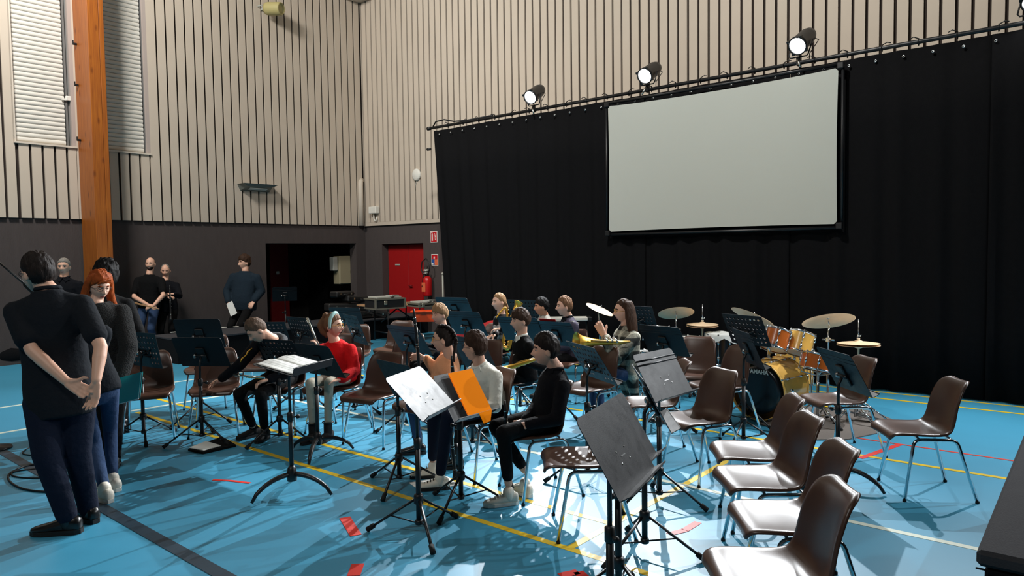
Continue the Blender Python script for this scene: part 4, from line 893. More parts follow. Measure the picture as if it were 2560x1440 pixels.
for k in range(3): a = 2.1*k+.9; MB().tube([(math.cos(a)*.18, math.sin(a)*.18, c.z+.1), (math.cos(a)*.18, math.sin(a)*.18, .1), (math.cos(a)*.22, math.sin(a)*.22, .012)], .009, 8).build('leg', 'chrome', t)
MB().tube([(-.17, -.1, c.z-.19), (.17, -.12, c.z-.19)], .012, 8).build('crossbar', 'chrome', t)
for px, py, dep, r, h, lab in ((1718, 842, 8.3, .15, .12, 'white-headed snare drum between navy desk and black floor tom'), (1640, 818, 8.0, .15, .13, 'chrome snare drum behind the navy desk right of the plaid coat girl'), (1607, 878, 7.4, .13, .13, 'chrome drum edge beside the plaid coat sleeve')):
    c = D(px, py, dep); t = thing('snare_drum', lab, 'drum', (c.x, c.y, 0)); drum(t, (0, 0, c.z-h/2), (0.05, 0, 1), r, h, 'steel', 'shell', 6); MB().tube([(0, 0, .08), (0, 0, c.z-h)], .012, 8).build('post', 'chrome', t); tripod_legs(t, 0, 0, .25, .28, rot=dep)
c = G(2120, 1070); t = thing('kick_pedal_stand', 'low chrome hardware foot behind the right hand chair, on the rug', 'pedal', (c.x+.25, c.y, .012)); tripod_legs(t, 0, 0, .2, .22)
MB().tube([(0, 0, .05), (0, 0, .32)], .012, 8).build('post', 'chrome', t); MB().box((.1, -.12, .035), (.09, .26, .014), Matrix.Rotation(.15, 3, 'X'), bev=.004).build('footboard', 'steel', t)
# rug below the kit
P = [G(*p) for p in ((1900, 1062), (2040, 1101), (2120, 1100), (2215, 1080), (2230, 1050), (2180, 1028), (1990, 1016), (1900, 1030))]
tag(MB().plate([p+Vector((0, 0, .002)) for p in P], .008, (0, 0, 1)).build('rug', 'rug_grey'), 'grey carpet patch lying under the drum kit', 'rug')

# ------------------------------------------------------------------ wind instruments
def frame_of(p0, p1):
    p0, p1 = Vector(p0), Vector(p1); return (p1-p0).length, mat4(rotto(p1-p0), p0)
def clarinet(p0, p1, label, grp=None):       # p0 bell end, p1 mouthpiece
    L, Mx = frame_of(p0, p1); t = thing('clarinet', label, 'clarinet', p0); k = L/.66; A = mat4(Mx.to_3x3(), (0, 0, 0))
    MB().lathe([(.0, 0.012), (.028, .0), (.031, .002), (.024, .025), (.016, .07), (.0135, .11)], 16, A @ Matrix.Diagonal((1, 1, k, 1)), cap=False).build('bell', 'black_plastic', t)
    MB().lathe([(.0135, .11), (.0125, .30), (.013, .34), (.0125, .36), (.012, .52), (.0145, .55), (.012, .585), (.011, .60)], 14, A @ Matrix.Diagonal((1, 1, k, 1)), cap=False).build('body', 'black_metal', t)
    MB().lathe([(.011, .60), (.0095, .63), (.005, .66), (0, .66)], 12, A @ Matrix.Diagonal((1, 1, k, 1)), cap=False).build('mouthpiece', 'black_plastic', t)
    mb = MB()
    for z in (.105, .33, .355, .525, .58): mb.lathe([(.0145, z-.004), (.0155, z), (.0145, z+.004)], 14, A @ Matrix.Diagonal((1, 1, k, 1)), cap=False)
    mb.build('silver_rings', 'silver', t); mb = MB()
    for i, z in enumerate((.16, .19, .22, .25, .28, .31, .39, .42, .45, .48, .50)):
        a = .5*(-1)**i+.3*(i % 3); q = A @ Vector((.015*math.cos(a), .015*math.sin(a), z*k)); mb.lathe([(0, .004), (.006, .003), (.007, 0)], 8, mat4(rotto(A.to_3x3() @ Vector((math.cos(a), math.sin(a), 0))), q))
    mb.tube([A @ Vector((.0, .017, .15*k)), A @ Vector((.0, .017, .32*k))], .0025, 5).tube([A @ Vector((.0, -.017, .36*k)), A @ Vector((.0, -.017, .51*k))], .0025, 5).build('keys', 'silver', t)
    return t
def flute(p0, p1, label):
    L, Mx = frame_of(p0, p1); t = thing('flute', label, 'flute', p0); A = mat4(Mx.to_3x3(), (0, 0, 0))
    MB().tube([A @ Vector((0, 0, 0)), A @ Vector((0, 0, L))], .0095, 12).build('tube', 'silver', t); mb = MB()
    for i in range(9): mb.lathe([(0, .007), (.008, .006), (.008, 0)], 8, mat4(rotto(A.to_3x3() @ Vector((.3, .95, 0))), A @ Vector((.003, .009, L*(.14+.055*i)))))
    mb.tube([A @ Vector((.009, .009, L*.1)), A @ Vector((.009, .009, L*.62))], .003, 6).build('keys', 'gold', t); MB().tube([A @ Vector((0, 0, L*.82)), A @ Vector((0, 0, L*.84))], .011, 10).box(A @ Vector((0, .011, L*.9)), (.02, .006, .03), A.to_3x3(), bev=.002).build('lip_plate', 'silver', t)
    return t
def saxophone(pts, label, r0=.008, r1=.03, bell=.06):
    t = thing('saxophone', label, 'saxophone', pts[0]); o = Vector(pts[0]); P = [Vector(p)-o for p in pts]; S = []
    for i in range(len(P)-1):
        p0, p1, p2, p3 = P[max(i-1, 0)], P[i], P[i+1], P[min(i+2, len(P)-1)]
        for k in range(6): u = k/6; S.append(.5*((2*p1)+(p2-p0)*u+(2*p0-5*p1+4*p2-p3)*u*u+(3*p1-p0-3*p2+p3)*u**3))
    S.append(P[-1]); n = len(S); rs = [r0+(r1-r0)*(i/(n-1)) for i in range(n)]
    MB().tube(S, rs, 12).build('body_tube', 'gold', t)
    d = (S[-1]-S[-3]).normalized(); MB().lathe([(r1, -.01), (r1*1.15, .03), (bell*.75, .075), (bell, .09), (bell*.97, .09), (r1, .02)], 20, mat4(rotto(d), S[-1]), cap=False).build('bell', 'gold', t)
    mb = MB()
    for i in range(3, n-3, 2):
        tn = (S[i+1]-S[i]).normalized(); sd = tn.cross(Vector((.3, .5, .8))).normalized()*(1 if i % 4 else -1); mb.lathe([(0, .012), (rs[i]*.6, .010), (rs[i]*.62, .002), (.004, 0)], 10, mat4(rotto(sd), S[i]+sd*rs[i]))
    mb.tube([q+Vector((0, 0, rs[i]+.008)) for i, q in enumerate(S[2:-3])], .003, 6).build('keys', 'brass', t)
    return t
# ------------------------------------------------------------------ people
M('skin', (222, 172, 146), .5, var=.05, vscale=9, spec=.4); M('skin_pale', (226, 178, 154), .5, var=.06, vscale=9, spec=.4); M('skin_tan', (196, 140, 110), .5, var=.05, vscale=9, spec=.4)
M('lips', (186, 104, 96), .45); M('eye_white', (196, 190, 184), .3); M('iris', (44, 32, 26), .2)
def hairmat(n, c): return M(n, c, .62, var=.45, vscale=30, stretch=(1, 1, .2), bump=.5, bscale=90, spec=.18)
hairmat('hair_brown', (62, 42, 30)); hairmat('hair_dark', (34, 25, 21)); hairmat('hair_black', (14, 12, 12)); hairmat('hair_red', (156, 72, 26)); hairmat('hair_grey', (128, 122, 114)); hairmat('hair_blond', (150, 116, 82)); hairmat('hair_lightbrown', (112, 80, 56)); hairmat('hair_short', (96, 76, 62))
def cloth(n, c, **k): return M(n, c, .9, bump=.35, bscale=26, var=.1, vscale=12, spec=.15, **k)
cloth('shirt_dark', (26, 29, 34)); cloth('shirt_black', (14, 15, 20)); cloth('coat_black', (24, 24, 25)); cloth('jeans_dark', (22, 28, 44)); cloth('jeans_blue', (50, 68, 98)); cloth('trousers_black', (15, 15, 16)); cloth('sweater_red', (206, 26, 30)); cloth('leggings_beige', (168, 162, 146)); cloth('top_peach', (238, 166, 122)); cloth('shirt_white', (226, 224, 212)); cloth('sweater_blue', (30, 42, 52)); cloth('shirt_grey', (150, 146, 138)); cloth('jacket_grey', (66, 62, 74)); cloth('hood_grey', (88, 90, 92)); cloth('tee_black', (12, 12, 13))
M('fluffy_black', (22, 22, 22), 1, bump=1.0, bscale=90, var=.3, vscale=40)
plaid('coat_plaid', (26, 28, 24), (222, 218, 196), 44); plaid('shirt_plaid', (34, 30, 34), (190, 186, 184), 50)
M('shoe_black', (16, 15, 15), .3); M('shoe_white', (228, 220, 204), .6, bump=.1, bscale=40); M('sole_white', (226, 222, 212), .6); M('sole_black', (14, 14, 14), .7); M('suede_black', (18, 17, 17), .95); M('band_teal', (150, 190, 186), .6); M('canvas_grey', (120, 108, 92), .8)

def head_shape(U):            # unit directions (n,3) -> head surface, x right, y forward, z up (adult metres)
    d = U; t = np.clip(-d[:, 2], 0, 1); fr = np.clip(d[:, 1], 0, 1)
    x = d[:, 0]*.075; y = d[:, 1]*.094; z = d[:, 2]*.116
    x = x*(1-.36*t**1.5)*(1+.05*np.clip(-d[:, 1], 0, 1)*(1-t)); y = np.where(d[:, 1] < 0, y*(1-.42*t**1.2), y) + .016*t**1.6*fr
    y = np.where((d[:, 1] > 0) & (d[:, 2] < .2), y*(1-.05*np.clip(1-np.abs(x)/.06, 0, 1)), y)
    g = lambda cx, cz, sx, sz: np.exp(-((x-cx)/sx)**2-((z-cz)/sz)**2)
    f = (d[:, 1] > .12)*1.
    dy = .027*g(0, -.032, .0105, .016)+.015*g(0, -.008, .009, .022)+.010*(g(.013, -.037, .008, .009)+g(-.013, -.037, .008, .009))
    dy += -.012*(g(.031, .004, .017, .013)+g(-.031, .004, .017, .013))+.005*(g(.03, .026, .022, .009)+g(-.03, .026, .022, .009))
    dy += .007*g(0, -.063, .019, .006)+.006*g(0, -.075, .016, .006)-.003*g(0, -.069, .022, .0025)-.004*g(0, -.052, .018, .006)-.004*g(0, -.086, .022, .007)+.010*g(0, -.104, .018, .013)
    dy += .005*(g(.042, -.028, .018, .02)+g(-.042, -.028, .018, .02))
    return np.stack([x, y+dy*f, z], 1)
def sphere_dirs(nu, nv):
    U = []; F_ = []
    for i in range(nv+1):
        th = min(max(math.pi*i/nv, .012), math.pi-.012)
        for j in range(nu): a = 2*math.pi*j/nu; U.append((math.sin(th)*math.sin(a), math.sin(th)*math.cos(a), math.cos(th)))
    for i in range(nv):
        for j in range(nu): F_.append((i*nu+j, (i+1)*nu+j, (i+1)*nu+(j+1) % nu, i*nu+(j+1) % nu))
    F_.append(tuple(range(nu))); F_.append(tuple(nv*nu+j for j in range(nu))[::-1])
    return np.array(U), F_
_HU, _HF = sphere_dirs(72, 64)
def ik(a, b, l1, l2, hint):
    a, b = Vector(a), Vector(b); d = (b-a).length
    if d > (l1+l2)*.995: k = d/(l1+l2)*1.006; l1 *= k; l2 *= k
    u = (b-a)/d; x = (d*d+l1*l1-l2*l2)/(2*d); h = math.sqrt(max(0, l1*l1-x*x)); hv = Vector(hint); p = hv-u*hv.dot(u); p = p.normalized() if p.length > 1e-5 else u.orthogonal().normalized()
    return a+u*x+p*h
def hand(mb, wr, dv, pn, thumb, curl, s):      # dv: finger direction, pn: palm normal (out of the palm), thumb: side vector
    Y = Vector(dv).normalized(); Z = Vector(pn); Z = (Z-Y*Z.dot(Y)).normalized(); X = Vector(thumb); X = (X-Y*X.dot(Y)-Z*X.dot(Z)).normalized()
    P = lambda x, y, z: Vector(wr)+(X*x+Y*y+Z*z)*s
    for x in (-.028, -.010, .010, .028): mb.capsule(P(x*.55, .012, 0), P(x, .088, 0), .0165*s, .0125*s, 8, 2)
    mb.capsule(P(.012, .02, .006), P(.034, .05, .008), .018*s, .013*s, 8, 2)
    for x, L, sp in ((.031, .070, .10), (.011, .079, .02), (-.010, .073, -.05), (-.029, .058, -.14)):
        p = P(x, .092, 0); a = 0.0
        for k, fr in enumerate((.45, .31, .24)):
            a += curl*(.8, 1., .7)[k]; q = p+(Y*math.cos(a)+Z*math.sin(a)+X*sp*(1-.5*k))*(L*fr*s); mb.capsule(p, q, (.0098-.0009*k)*s, (.009-.0009*k)*s, 8, 2); p = q
    p = P(.036, .048, .008); a = .5
    for k, L in enumerate((.034, .028)):
        q = p+((X*.8+Y*.7)*math.cos(a*curl*1.2)+Z*(.25+.6*curl)).normalized()*(L*s)*(1 if k == 0 else 1)
        if k: q = p+((X*.3+Y*.9)+Z*(.2+.6*curl)).normalized()*(L*s)
        mb.capsule(p, q, (.0112-.001*k)*s, (.0105-.001*k)*s, 8, 2); p = q
def remeshed(mb, mats, vox, it, name, fac=.5): return baked(mb, mats, [('REMESH', dict(mode='VOXEL', voxel_size=vox, use_smooth_shade=True)), ('SMOOTH', dict(iterations=it, factor=fac))], name)

def person(label, S, group=None):
    s = S.get('s', 1.); H, N, C = Vector(S['H']), Vector(S['N']), Vector(S['C']); R = Vector(S['R']).normalized(); sp = (N-H).normalized(); N0 = N.copy(); N = N+sp*S.get('lift', .03)*s; R = (R-sp*R.dot(sp)).normalized(); Fd = sp.cross(R)
    hf = Vector(S['hf']).normalized(); hu = Vector(S.get('hu', (0, 0, 1))); hr = hf.cross(hu).normalized(); hu = hr.cross(hf); hs = S.get('hs', s**.45)
    HM = mat4(Matrix((hr, hf, hu)).transposed(), C)
    vox = S.get('vox', .007); org = Vector((H.x, H.y, 0)); wide = S.get('wide', 1.)
    sh = {}; el = {}; wr = {}; kn = {}; an = {}; hp = {}
    shw = S.get('shw', .178)*s*wide
    for k, sg in (('r', 1), ('l', -1)):
        sh[k] = N0-sp*(.075*s)+R*(sg*shw)-Fd*.005; wr[k] = Vector(S['wr_'+k]); el[k] = Vector(S['el_'+k]) if 'el_'+k in S else ik(sh[k], wr[k], .285*s, .255*s, S.get('eh_'+k, R*sg*.5-sp-Fd*.4))
        hp[k] = H+R*(sg*.092*s)-sp*.02*s; an[k] = Vector(S['an_'+k]); kn[k] = Vector(S['kn_'+k]) if 'kn_'+k in S else ik(hp[k], an[k], .43*s, .41*s, S.get('kh', Fd+Vector((0, 0, .4))))
    # --- body: one continuous surface
    mb = MB(); hv = head_shape(_HU)*hs
    mb.add([HM @ Vector(p) for p in hv], _HF)
    for sg in (-1, 1): mb.ellip(HM @ Vector((sg*.0775*hs, -.012*hs, -.012*hs)), HM.to_3x3() @ Vector((.010*hs, sg*-.006*hs, 0)), HM.to_3x3() @ Vector((sg*.006*hs, .018*hs, -.004*hs)), HM.to_3x3() @ Vector((0, .006*hs, .031*hs)), 14, 8)
    nr = S.get('neck', .053)*s**.7
    mb.capsule(HM @ Vector((0, -.025*hs, -.05*hs)), N+Fd*.01*s, nr*.98, nr*1.1, 14); mb.capsule(N, N-sp*.1*s, nr*1.15, nr*1.5, 12)
    TR = [(-.10, .140, .100), (.0, .160, .112), (.3, .140, .100), (.55, .148, .105), (.74, .142, .098), (.86, .095, .078), (.94, .058, .058), (1.0, .05, .05)]
    L = (N-H).length
    mb.loft([(H+sp*(L*t), R*(a*s*wide*.95), Fd*(b*s*.95)) for t, a, b in TR], 20)
    for k in 'rl':
        mb.capsule(N0-sp*.075*s, sh[k]-sp*.025*s, .034*s, .040*s); mb.capsule(sh[k], el[k], .046*s, .037*s, 12); mb.capsule(el[k], el[k]+(wr[k]-el[k])*.35, .038*s, .039*s, 12); mb.capsule(el[k]+(wr[k]-el[k])*.3, wr[k], .039*s, .026*s, 12)
        d0 = (wr[k]-el[k]).normalized(); hs_ = S.get('hand_'+k, {}); dv = hs_.get('d', d0); pn = hs_.get('p', -Fd); th = hs_.get('t', Vector((0, 0, 1)))
        hand(mb, wr[k]+Vector(dv).normalized()*.008, dv, pn, th, hs_.get('c', .45), s**.8)
        mb.capsule(hp[k], kn[k], .070*s, .048*s); mb.capsule(kn[k], an[k], .046*s, .034*s)
    me = remeshed(mb, [S.get('skin', 'skin'), 'lips'], vox, S.get('smooth', 2), 'person', .4)
    n = len(me.vertices); co_ = np.empty(n*3); me.vertices.foreach_get('co', co_); co_ = co_.reshape(-1, 3); Hi = np.array(HM.inverted()); loc = (co_@Hi[:3, :3].T+Hi[:3, 3])/hs
    lipv = (np.abs(loc[:, 0]) < .021) & (loc[:, 2] > -.0795-.0) & (loc[:, 2] < -.0605) & (loc[:, 1] > .06)
    mi = np.zeros(len(me.polygons), int)
    for i, p in enumerate(me.polygons):
        if lipv[p.vertices[0]] and lipv[p.vertices[-1]]: mi[i] = 1
    me.polygons.foreach_set('material_index', mi.astype(np.int32)); co_ -= np.array(org); me.vertices.foreach_set('co', co_.ravel()); me.update()
    root = bpy.data.objects.new('person', me); COL.objects.link(root); root.location = org; root['label'] = label; root['category'] = 'person'
    if group: root['group'] = group
    O = Matrix.Translation(-org); HL = O @ HM
    def child(mb_, name, mats, **kw): return mb_.build(name, mats, root, **kw)
    def shifted(me_, name):
        me_.transform(O); return link(name, me_, root)
    # eyes, brows
    if S.get('face', 1):
        for sg in (-1, 1):
            e = MB(); c = Vector((sg*.031, .0715, .002))*hs; e.ellip(HL @ c, HL.to_3x3() @ Vector((.0115*hs, 0, 0)), HL.to_3x3() @ Vector((0, .0112*hs, 0)), HL.to_3x3() @ Vector((0, 0, .0062*hs)), 12, 8)
            e.ellip(HL @ (c+Vector((0, .0070*hs, 0))), HL.to_3x3() @ Vector((.0066*hs, 0, 0)), HL.to_3x3() @ Vector((0, .0052*hs, 0)), HL.to_3x3() @ Vector((0, 0, .0056*hs)), 10, 6, mi=1); e.ellip(HL @ (c+Vector((0, -.0005, .0052))*hs), HL.to_3x3() @ Vector((.0145*hs, 0, 0)), HL.to_3x3() @ Vector((0, .0125*hs, .002*hs)), HL.to_3x3() @ Vector((0, -.001*hs, .0042*hs)), 12, 6, mi=2); child(e, 'eye', ['eye_white', 'iris', S.get('skin', 'skin')])
            b = MB().tube([HL @ (Vector((sg*x, y, z))*hs) for x, y, z in ((.014, .088, .022), (.028, .0875, .0275), (.042, .078, .025), (.05, .068, .019))], [.0036*hs, .0052*hs, .0044*hs, .002*hs], 6); child(b, 'eyebrow', S.get('brow', S.get('hair', 'hair_brown')))
    # hair cap
    if S.get('hair'):
        h = S.get('hairline', {}); th = S.get('hairth', .018); zf, zt, ze, zb = h.get('f', .062), h.get('t', .035), h.get('e', .006), h.get('b', -.075)
        base = head_shape(_HU); az = np.abs(np.arctan2(base[:, 0], base[:, 1])); zl = np.interp(az, [0, .55, 1.0, 1.45, 1.75, 2.1, math.pi], [zf, zf, zt, ze, ze-.006, zb*.8, zb])
        rs = np.random.RandomState(len(label)); nz = np.array([mnoise.noise(Vector((u[0]*5, u[1]*5, u[2]*2.2+len(label)))) for u in _HU]); nz2 = np.array([mnoise.noise(Vector((u[0]*24, u[1]*24, u[2]*3))) for u in _HU])
        zl = zl+.007*nz2*h.get('rag', 1.); m = np.clip((base[:, 2]-zl)/.008+.5, 0, 1); top = np.clip(base[:, 2]/.11, 0, 1)
        amt = th*(.40+.60*np.clip((base[:, 2]-zl)/h.get('taper', .05), 0, 1))*(.75+.5*top*h.get('top', 1.))*(1+.35*nz+.16*nz2); off = amt*m-.007*(1-m); vs = base*1.0+_HU*off[:, None]
        vs[:, 2] += h.get('lift', 0.)*m*top**2
        if 'side' in h: vs[:, 0] *= 1+(h['side']*m)
        child(MB().add([HL @ Vector(p*hs) for p in vs], _HF), 'hair', S['hair'])
    if S.get('locks'):
        mb = MB()
        for chain in S['locks']:
            P = [C+hr*p[0]*hs+hf*p[1]*hs+hu*p[2]*hs if len(p) == 4 else Vector(p[0]) for p in chain]; rr = [p[-1]*(hs if len(p) == 4 else 1) for p in chain]
            for a, b, r0, r1 in zip(P[:-1], P[1:], rr[:-1], rr[1:]): mb.capsule(a, b, r0, r1, 8, 2)
        shifted(remeshed(mb, S.get('lockmat', S['hair']), .009, 2, 'long_hair'), 'long_hair')
    if S.get('glasses'):
        mb = MB()
        for sg in (-1, 1):
            mb.tube([HL @ (Vector((sg*.032+.021*math.cos(a), .094-.004*abs(math.cos(a)), .002+.018*math.sin(a)))*hs) for a in [2*math.pi*k/14 for k in range(14)]], .0016*hs, 6, closed=True)
            mb.tube([HL @ (Vector(p)*hs) for p in ((sg*.053, .088, .006), (sg*.072, .06, .006), (sg*.082, -.005, .002))], .0016*hs, 6)
        mb.tube([HL @ (Vector(p)*hs) for p in ((-.011, .096, .006), (0, .099, .009), (.011, .096, .006))], .0016*hs, 6); child(mb, 'glasses', S['glasses'])
    # --- clothes
    up_ = S.get('shirt', 'shirt_black'); th = S.get('thick', .012); slv = S.get('sleeve', 'long'); vx = max(.010, vox*1.35)
    mb = MB(); hem = S.get('hem', -.12)
    T2 = [(hem, .158, .120), (hem*.4, .168, .124), (.12, .166, .122), (.3, .156, .115), (.55, .160, .117), (.74, .164, .114), (.86, .128, .096), (.95, .082, .072), (1.0, .066, .062)]
    bl = S.get('belly', 0.)
    mb.loft([(H+sp*(L*t)+Fd*(bl*.4*math.exp(-((t-.25)/.3)**2)), R*((a*s+th*.6)*wide), Fd*(b*s+th*.6+bl*.6*math.exp(-((t-.25)/.3)**2))) for t, a, b in T2], 24)
    for k in 'rl':
        mb.capsule(N0-sp*.022*s+R*(.03*s*(1 if k == 'r' else -1)), sh[k]-sp*.006*s, .056*s, .052*s+th*.4, 14)
        if slv != 'none':
            e1 = el[k] if slv == 'long' else sh[k]+(el[k]-sh[k])*.72
            mb.capsule(sh[k]-sp*.004, e1, .056*s+th*.6, (.047 if slv == 'long' else .054)*s+th*.8, 14)
            if slv == 'long': w1 = el[k]+(wr[k]-el[k])*.93; mb.capsule(el[k], w1, .047*s+th*.8, .035*s+th*.7, 12)
    if S.get('coat_len'):
        for k in 'rl': mb.capsule(hp[k]+R*(.03*s*(1 if k == 'r' else -1)), hp[k]-Vector((0, 0, S['coat_len']))-Fd*.05, .085*s, .055*s, 12)
    if S.get('hood') == 1: mb.tube([N-sp*.02-Fd*.07*s+R*x*s+Fd*y*s for x, y in ((-.10, .06), (-.085, 0), (0, -.02), (.085, 0), (.10, .06))], .035*s, 10)
    shirt = shifted(remeshed(mb, [up_], vx, S.get('csmooth', 4), 'shirt'), S.get('upname', 'shirt'))
    if S.get('collar'):
        mb = MB().tube([N+sp*.012*s+R*(math.sin(a)*.062*s)+Fd*(math.cos(a)*.062*s+.012*s)-sp*(.022*s*max(0, math.cos(a))) for a in [2*math.pi*k/18 for k in range(18)]], .015*s, 8, closed=True)
        for sg in (-1, 1): mb.plate([N+Fd*(y*s)+R*(sg*x*s)+sp*z*s for x, z, y in ((.0, -.004, .080), (.055, .014, .050), (.082, -.028, .062), (.036, -.066, .098))], .007, Fd)
        shifted(mb.mesh('collar', S['collar']), 'collar')
    mb = MB(); lg = S.get('legs', 'trousers_black'); k1 = S.get('legw', 1.)
    mb.ellip(H, R*(.165*s*wide), Fd*(.118*s), sp*(.13*s), 18, 10)
    for k in 'rl':
        mb.capsule(hp[k], kn[k], .088*s*k1, .064*s*k1, 14); a1 = kn[k]+(an[k]-kn[k])*S.get('cuff', .92); mb.capsule(kn[k], a1, .062*s*k1, .048*s*k1, 14)
    shifted(remeshed(mb, [lg], vx, 4, 'trousers'), 'trousers')
    st = S.get('shoe', ('shoe_black', 'sole_black'))
    for k in 'rl':
        td = Vector(S.get('toe_'+k, S.get('toe', Fd))); td.z = 0; td = td.normalized() if 'pitch' not in S else td; sd = td.cross(UP); b = an[k]-UP*(an[k].z-.0 if an[k].z < .2 else .085*s) if S.get('flat', 1) else an[k]-UP*.085*s
        s2 = S.get('shoes', s**.7)
        mb = MB(); mb.loft([(b+td*(y*s2)+UP*(z*s2), sd*(w_*s2), UP*(h_*s2)) for y, z, w_, h_ in ((-.078, .05, .012, .015), (-.072, .05, .03, .036), (-.05, .056, .037, .044), (0, .056, .039, .046), (.05, .048, .042, .036), (.10, .040, .046, .028), (.15, .034, .045, .022), (.185, .030, .032, .016), (.2, .028, .012, .010))], 16)
        mb.capsule(b+UP*.06*s2, b+UP*S.get('boot', .1)*s2, .045*s2, .045*s2, 12)
        so = [(b+td*(y*s2)+sd*(x*s2)) for y, x in ((-.08, -.02), (-.08, .02), (-.05, .038), (0, .041), (.06, .045), (.12, .049), (.17, .040), (.2, .018), (.2, -.018), (.17, -.040), (.12, -.049), (.06, -.045), (0, -.041), (-.05, -.038))]
        shoe = child(MB().add([O @ Vector(v) for v in mb.v], mb.f), 'shoe', st[0]); child(MB().plate([O @ (p+UP*.002) for p in so], .026*s2, UP), 'sole', st[1]).parent = shoe
        if S.get('laces'):
            lm_ = MB()
            for q in range(4): lm_.tube([O @ (b+td*((.055+.024*q)*s2)+sd*(x*s2)+UP*((.094-.011*q-abs(x)*.25)*s2)) for x in (-.028, 0, .028)], .0035, 5)
            lm_.build('laces', S['laces'], shoe)
    S['fr'] = (root, O, HL, hs, dict(sh=sh, el=el, wr=wr, kn=kn, an=an), R, Fd, sp)
    return root
def seat(x, y, yaw, back=.1, z=.53):
    a = math.radians(yaw); f = Vector((-math.sin(a), math.cos(a), 0)); return Vector((x, y, z))-f*back, f, Vector((f.y, -f.x, 0))
# ---- seated children
H, f, R = seat(3.951, 3.162, 62.4)
S = dict(s=.84, H=H, N=D(1390, 930, 5.13), C=D(1364, 875, 5.08), R=R+f*-.05, hf=vdir(-1, -.06, .02), hair='hair_dark', hairth=.024, hairline=dict(f=.045, t=.022, e=.006, b=-.070, rag=1.2), vox=.0055,
  shirt='shirt_black', collar='shirt_black', legs='trousers_black', cuff=.86, wr_l=D(1318, 1062, 4.86), wr_r=D(1312, 1052, 5.02), an_l=D(1271, 1208, 4.88), an_r=D(1312, 1175, 5.06), kn_l=D(1258, 1082, 4.80), kn_r=D(1240, 1066, 5.0), toe_l=vdir(-1, -.25), toe_r=vdir(-.4, .6),
  hand_l=dict(d=vdir(-1, .1, -.35), p=vdir(0, .9, -.4), t=(0, 0, 1), c=.55), hand_r=dict(d=vdir(-1, -.25, -.4), p=vdir(-.1, -.8, -.5), t=(0, 0, 1), c=.55), shoe=('shoe_white', 'sole_white'), laces='sole_white')
person('boy in black shirt and white sneakers seated in front with a clarinet', S)
q = D(1262, 1001, 4.93); clarinet(q-UP*.62+vdir(.1, .05)*.03, q, 'black clarinet upright between the knees of the boy in the black shirt')
H, f, R = seat(4.049, 3.776, 72.4)
S = dict(s=.84, H=H, N=D(1203, 917, 5.56), C=D(1187, 868, 5.52), R=R+f*.15, hf=vdir(-.93, .36, .0), hair='hair_brown', hairth=.026, hairline=dict(f=.05, t=.025, e=.006, b=-.072), vox=.006, glasses='black_metal',
  shirt='shirt_white', collar='shirt_white', legs='jeans_dark', wr_l=D(1172, 1012, 5.28), wr_r=D(1130, 965, 5.45), an_l=D(1100, 1190, 5.22), an_r=D(1082, 1150, 5.5), kn_l=D(1120, 1040, 5.12), kn_r=D(1085, 1035, 5.3), toe=vdir(-1, -.1),
  hand_l=dict(d=vdir(-1, .2, -.2), p=vdir(0, .6, -.6), c=.5), hand_r=dict(d=vdir(-.8, -.3, .2), p=vdir(0, -1, 0), c=.7), shoe=('shoe_white', 'sole_black'), laces='sole_black', belly=.02)
person('boy in white shirt and glasses seated with his back half turned, behind the orange folder', S)
q = D(1129, 889, 5.36); clarinet(q-UP*.66+vdir(.05, 0)*.03, q, 'black clarinet held upright before the peach top')
q = D(1139, 1162, 5.35); clarinet(Vector((q.x, q.y, .03)), Vector((q.x, q.y, .50))+vdir(-.2, .1)*.05, 'black clarinet standing near the floor behind the stand with the orange folder')
H, f, R = seat(4.16, 4.47, 88)
S = dict(s=.82, H=H, N=D(1126, 897, 6.02), C=D(1108, 848, 5.98), R=vdir(-.35, .95), hf=vdir(-1, .08, .0), hair='hair_dark', hairth=.014, hairline=dict(f=.068, t=.045, e=.0, b=-.08), vox=.006, glasses='gold',
  shirt='top_peach', thick=.016, legs='jeans_blue', wr_l=D(1092, 985, 5.7), wr_r=D(1066, 896, 6.1), an_l=D(1138, 1140, 5.72), an_r=D(1045, 1105, 6.15), kn_l=D(1050, 1000, 5.65), kn_r=D(1028, 1000, 5.9), toe=vdir(-1, -.1), el_r=D(1095, 935, 6.12),
  hand_r=dict(d=vdir(-1, 0, .15), p=vdir(0, -.9, -.3), c=.5), hand_l=dict(d=vdir(-1, .1, -.3), p=(0, 0, -1), t=vdir(0, 1), c=.4), shoe=('shoe_black', 'sole_black'), boot=.2,
  locks=[[(.0, -.085, .085, .017), (-.02, -.115, .04, .017), (-.025, -.12, 0, .017), (-.03, -.115, -.05, .017), (-.035, -.11, -.10, .016), (-.04, -.10, -.15, .015), (-.045, -.105, -.20, .011)], [(.03, -.08, .08, .016), (.04, -.11, .02, .016), (.04, -.11, -.06, .016), (.04, -.1, -.15, .012)]])
person('girl in a peach top with glasses and dark braided hair, facing left', S)
fr = S['fr']; mb = MB()
for i in range(16): u = i/15; a = -.5+2.9*u; mb.ellip(fr[2] @ Vector((-.022*(1 if i % 2 else .3)-.02, -.005-.112*math.sin(a*.62), .118*math.cos(a*.75))), Vector((.017, 0, 0)), Vector((0, .017, 0)), Vector((0, 0, .014)), 8, 6)
mb.build('crown_braid', 'hair_dark', fr[0])
a = D(1056, 940, 6.0); clarinet(D(1052, 925, 5.95)-UP*.12, D(1036, 862, 5.95)+UP*.30, 'black clarinet with silver keys held out by the girl in peach')
H, f, R = seat(4.134, 5.773, 105.5)
